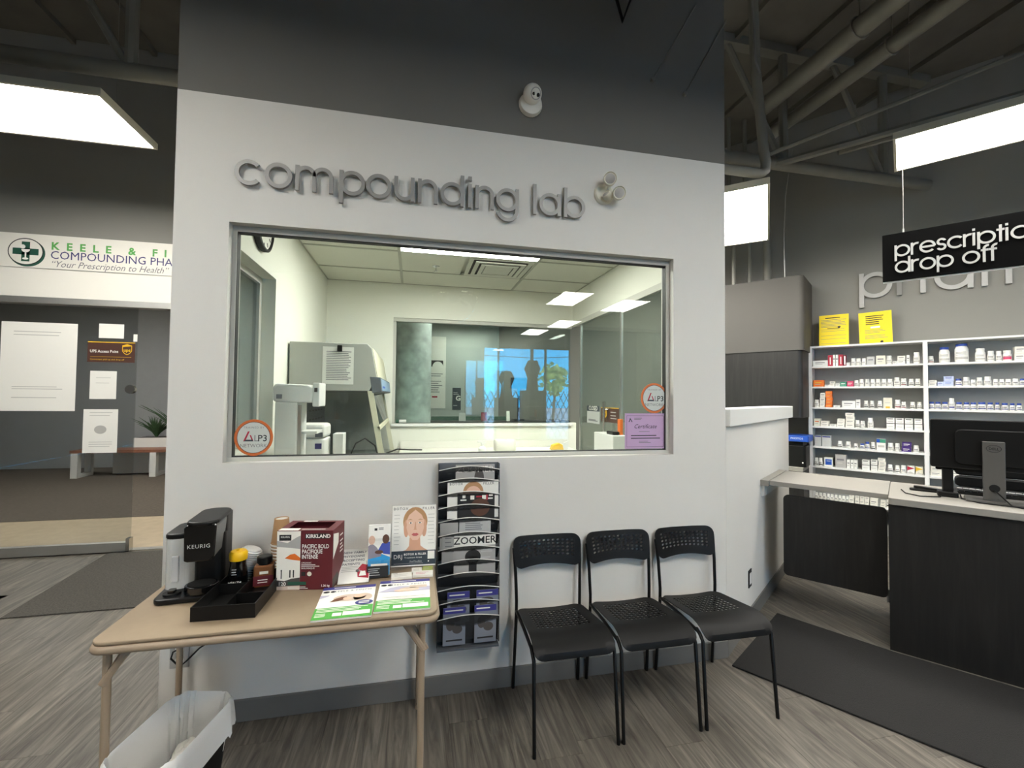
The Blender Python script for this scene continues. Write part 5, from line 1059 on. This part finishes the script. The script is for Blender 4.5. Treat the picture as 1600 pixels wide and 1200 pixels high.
sp = empty('ceiling_sprinkler', (.18, 1.72, LZ - .005)); tag(sp, 'chrome sprinkler head in the lab ceiling', 'sprinkler'); MB().lathe([(0, 0), (.035, 0), (.03, -.006), (0, -.008)], 18).build('escutcheon', 'steel', sp); MB().cyl((0, 0, -.008), (0, 0, -.045), .006, 8).build('sprinkler_stem', 'steel', sp); MB().lathe([(0, -.045), (.018, -.045), (.018, -.048), (0, -.048)], 12).build('deflector', 'steel', sp)
vn = empty('air_diffuser', (.725, 1.652, LZ - .006)); tag(vn, 'square stepped air diffuser in the lab ceiling', 'vent')
for k, (s, z) in enumerate(((.275, 0), (.22, -.012), (.165, -.018))):
    b = MB(); w = .035
    b.box(-s, s, -s, -s + w, z - .006, z).box(-s, s, s - w, s, z - .006, z).box(-s, -s + w, -s + w, s - w, z - .006, z).box(s - w, s, -s + w, s - w, z - .006, z); b.build('louver_ring', 'vent_white', vn)
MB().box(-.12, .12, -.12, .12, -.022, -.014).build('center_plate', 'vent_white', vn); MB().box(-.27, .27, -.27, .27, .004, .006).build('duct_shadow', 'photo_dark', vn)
sbt = empty('spray_bottle', (.67, 2.05, CZ + .021)); tag(sbt, 'white trigger spray bottle on the rear lab bench', 'bottle'); MB().lathe([(0, 0), (.038, 0), (.04, .01), (.04, .03), (.015, .055), (.015, .065), (0, .065)], 18).build('bottle_body', 'white_plastic', sbt, smooth=40); MB().prism([(-.045, .085), (-.045, .1), (.03, .105), (.04, .09), (.015, .065), (-.01, .065), (-.015, .085)], -.012, .012, 'y').build('trigger_head', 'white_plastic', sbt, bevel=.003)
tag(MB().lathe([(.025, 0), (.105, 0), (.112, .01), (.112, .1), (.105, .11), (.025, .11), (.02, .09), (.02, .01)], 28).build('paper_roll', 'warm_white', None, (.905, 2.1, CZ + .021), smooth=40), 'thick white paper roll on the rear lab bench', 'roll')
wm = empty('marker_tube', (-.14, LB + .02, BZ0 + .001)); tag(wm, 'green and white tube lying on the rear sill', 'tube'); MB().cyl((0, 0, .018), (.07, 0, .018), .018, 12).build('tube_body', 'white_plastic', wm); MB().cyl((-.03, 0, .018), (0, 0, .018), .0185, 12).build('tube_cap', 'green_dark', wm)
sg2 = empty('sealed_bag', (1.45, 2.1, CZ + .021)); tag(sg2, 'small clear and yellow supply bag at the right of the rear lab bench', 'bag'); MB().prism([(-.07, 0), (.07, 0), (.06, .05), (.02, .07), (-.05, .05)], -.03, .03, 'y').build('yellow_pack', 'amber', sg2, bevel=.006); MB().prism([(.04, 0), (.12, 0), (.13, .09), (.08, .07)], -.02, .02, 'y').build('clear_pack', 'bag_film', sg2)
# cabinet on the right inside the lab
wc = empty('supply_cart', (1.67, 1.1, 0)); tag(wc, 'white supply cart with an orange folder beside the purple certificate', 'cart'); MB().box(-.06, .06, 0, .4, .05, 1.2).build('cart_body', 'white_plastic', wc, bevel=.006); MB().box(-.05, .01, .02, .16, 1.2, 1.23).build('black_case', 'black_plastic', wc, bevel=.01)
for x in (-.04, .04): MB().cyl((x, .05, .025), (x, .08, .025), .025, 10).build('caster', 'black_plastic', wc)
tag(MB().box(-.012, .012, 0, .05, 0, .13).build('orange_folder', 'orange', None, (1.70, 1.13, 1.201)), 'orange folder standing on the white supply cart', 'folder')
# notices on the lab door glass
n_o = MB().box(-.16, .16, 0, .175, -.001, 0).build('closed_sign', 'paper_grey', None, (LR + .015, 1.87, 1.255), (PI / 2, 0, -PI / 2)); tag(n_o, 'small closed sign on the lab glass door', 'sign'); dec(n_o, 'slate', [rc(-.16, .12, .16, .175)], 1); tx(n_o, 'CLOSED', 0, .13, .06, 'paper', 2, 'CENTER', bold=.001); lines(n_o, 'ink_grey', -.12, .12, (.03, .02), .01, 1)
n_o = MB().box(-.19, .19, 0, .135, -.001, 0).build('access_sticker', 'brown', None, (LR + .015, 1.485, 1.285), (PI / 2, 0, -PI / 2)); tag(n_o, 'brown sticker with a gold shield behind the lab door handle', 'sticker'); dec(n_o, 'gold', [[(-.16, .11), (-.12, .12), (-.06, .11), (-.06, .06), (-.11, .02), (-.16, .06)], rc(-.19, .129, .19, .135)], 1); tx(n_o, 'ups', -.11, .06, .045, 'brown', 2, 'CENTER'); lines(n_o, 'paper_grey', .02, .17, (.09, .06, .035), .008, 1)

# ================================================================== ROOM BEHIND THE LAB
clm = MB().lathe([(.215, 0), (.215, 2.86)], 36); tag(clm.build('concrete_column', 'concrete', None, (0, 3.4, 0), smooth=60), 'round bare concrete column behind the rear glass', 'column')
rc_ = empty('rear_counter', (.25, 4.3, 0)); tag(rc_, 'counter with a dark top in the room behind the lab', 'counter'); MB().box(0, 2.1, 0, .5, 0, 1.1).build('counter_body', 'far_wall', rc_); MB().box(-.03, 2.13, -.03, .53, 1.1, 1.14).build('counter_top', 'oak_dark', rc_); MB().box(.02, 1.2, .3, .34, 1.14, 1.2).build('upstand', 'green_dark', rc_)
p = sheet('wall_poster', .30, 1.35, 'paper', (.44, 6.19, 1.28), STAND); tag(p, 'tall white poster with printed hours on the far wall', 'poster'); dec(p, 'ink', [rc(-.14, .78, .1, .9)], 1); dec(p, 'paper', [el(0, .78, .1, .1, 14, 0, 180)], 2); lines(p, 'ink_grey', -.12, .1, (.64, .6, .5, .46, .42, .38, .34, .3), .014, 1, .4); dec(p, 'red', [rc(-.1, .2, .0, .23)], 1)
p = sheet('wall_sign', .16, .42, 'slate', (.80, 6.19, 1.25), STAND); tag(p, 'dark upright wall sign with a white letter G', 'sign'); tx(p, 'G', .03, .18, .13, 'paper', 1, 'CENTER', bold=.004); lines(p, 'paper_grey', -.06, .05, (.32, .29, .08), .012, 1)
tag(MB().box(-.17, .17, -.02, 0, 0, .85).build('wall_panel', 'paper_grey', None, (1.13, 6.19, 1.16)), 'pale upright board on the far wall right of the dark sign', 'board')
tag(MB().box(-.13, .13, -.05, 0, .5, .67).box(-.02, .02, -.04, -.02, .02, .5).box(-.08, .08, -.1, .02, 0, .02).build('desk_monitor', 'black_plastic', None, (1.62, 4.58, 1.141)), 'dark screen raised behind the rear counter', 'screen'); 
for k, (x, w, h, m, lab) in enumerate(((.72, .1, .12, 'paper_grey', 'white card stand left on the rear counter'), (1.05, .09, .13, 'red2', 'dark red leaflet stand on the rear counter'), (1.42, .05, .15, 'paper', 'narrow white leaflet on the rear counter'))):
    tag(MB().prism([(-.03, 0), (.03, 0), (.015, h), (.0, h)], -w / 2, w / 2, 'x').build('leaflet_stand', m, None, (x, 4.4, 1.141)), lab, 'stand')
# ================================================================== BEHIND THE VIEWER (seen mirrored in the lab window)
dmr = empty('dome_mirror', (.50, -3.5, 2.86)); tag(dmr, 'clear dome mirror hanging from the ceiling, mirrored in the lab glass', 'mirror')
pr = [(.33, 0), (.335, -.01), (.32, -.1), (.28, -.2), (.2, -.3), (.1, -.36), (0, -.38)]
MB().lathe(pr, 28).build('dome', 'mirror', dmr, smooth=60); MB().tube([(.334 * math.cos(2 * PI * i / 28), .334 * math.sin(2 * PI * i / 28), -.004) for i in range(28)], .008, 6, closed=True).build('dome_rim', 'white_plastic', dmr)
for s in (-1, 1): MB().cyl((s * .3, 0, 0), (s * .3, 0, DK - 2.86), .003, 5).build('chain', 'wire_grey', dmr)
# folding security grille in the storefront window
gr = empty('security_grille', (3.45, -10.95, .16)); tag(gr, 'folding lattice security grille inside the storefront window', 'grille')
n = 14; w = 2.7
for i in range(n):
    x0, x1 = -w / 2 + w * i / n, -w / 2 + w * (i + 1) / n
    for a_, c_ in ((x0, x1), (x1, x0)):
        for k in range(4): MB().cyl((a_, 0, .38 * k), (c_, 0, .38 * (k + 1)), .012, 4).build('lattice_bar', 'ink', gr)
for x in (-w / 2, 0, w / 2): MB().cyl((x, 0, 0), (x, 0, 1.55), .015, 6).build('grille_post', 'ink', gr)
for k, (x, y, s) in enumerate(((2.45, -9.4, 1.24), (3.12, -9.2, 1.4))):
    cs_ = empty('display_stand', (x, y, 0)); tag(cs_, ('lower', 'taller')[k] + ' dark product display stand before the storefront window', 'display')
    MB().box(-.3, .3, -.2, .2, 0, 1.2 * s).build('stand_body', 'peg_dark', cs_, bevel=.01); MB().prism([(-.16, 1.2 * s), (.16, 1.2 * s), (.13, 1.45 * s), (.22, 1.62 * s), (.12, 1.78 * s), (-.12, 1.78 * s), (-.22, 1.62 * s), (-.13, 1.45 * s)], -.04, .04, 'y').build('header_board', 'peg_dark', cs_)
    for q in range(4): MB().box(-.29, .29, .2, .34, .2 + .25 * q * s, .22 + .25 * q * s).build('shelf', 'photo_grey', cs_)
# outdoors: pavement, tree, pole with wires
struct(MB().box(-40, 40, -60, -11.25, -.2, -.05).build('ground', 'asphalt'))
trr = empty('street_tree', (8.4, -24, -.05)); tag(trr, 'leafy street tree outside the storefront window', 'tree')
MB().tube([(0, 0, 0), (.1, 0, 1.5), (0, .1, 2.6)], [.1, .08, .06], 8).build('trunk', 'bark', trr)
b = MB()
for i in range(420):
    t, p_, q = random.random() * 2 * PI, math.acos(2 * random.random() - 1), 1.0 * (.45 + .55 * random.random())
    c_ = Vector((q * math.sin(p_) * math.cos(t), q * math.sin(p_) * math.sin(t), 2.65 + 1.0 * q * math.cos(p_))); s = .05 + .07 * random.random()
    d1_ = Vector((random.random() - .5, random.random() - .5, random.random() - .5)).normalized() * s; d2_ = d1_.orthogonal().normalized() * s
    b.add([c_ - d1_ - d2_, c_ + d1_ - d2_, c_ + d1_ + d2_, c_ - d1_ + d2_], [(0, 1, 2, 3)])
o = b.build('foliage', 'leaf_tree', trr); o['kind'] = 'stuff'
pole = empty('utility_pole', (8.1, -28, -.05)); tag(pole, 'utility pole with wires outside the storefront window', 'pole')
MB().cyl((0, 0, 0), (0, 0, 9), .12, 8).build('pole_shaft', 'bark', pole); MB().box(-.9, .9, -.05, .05, 6.6, 6.72).build('cross_arm', 'bark', pole)
for x, z in ((-.8, 6.72), (.8, 6.72), (0, 5.2), (0, 4.3)): MB().tube([(-14, 0, z + .4), (x, 0, z), (16, 0, z + .9)], .02, 4).build('overhead_wire', 'ink', pole)
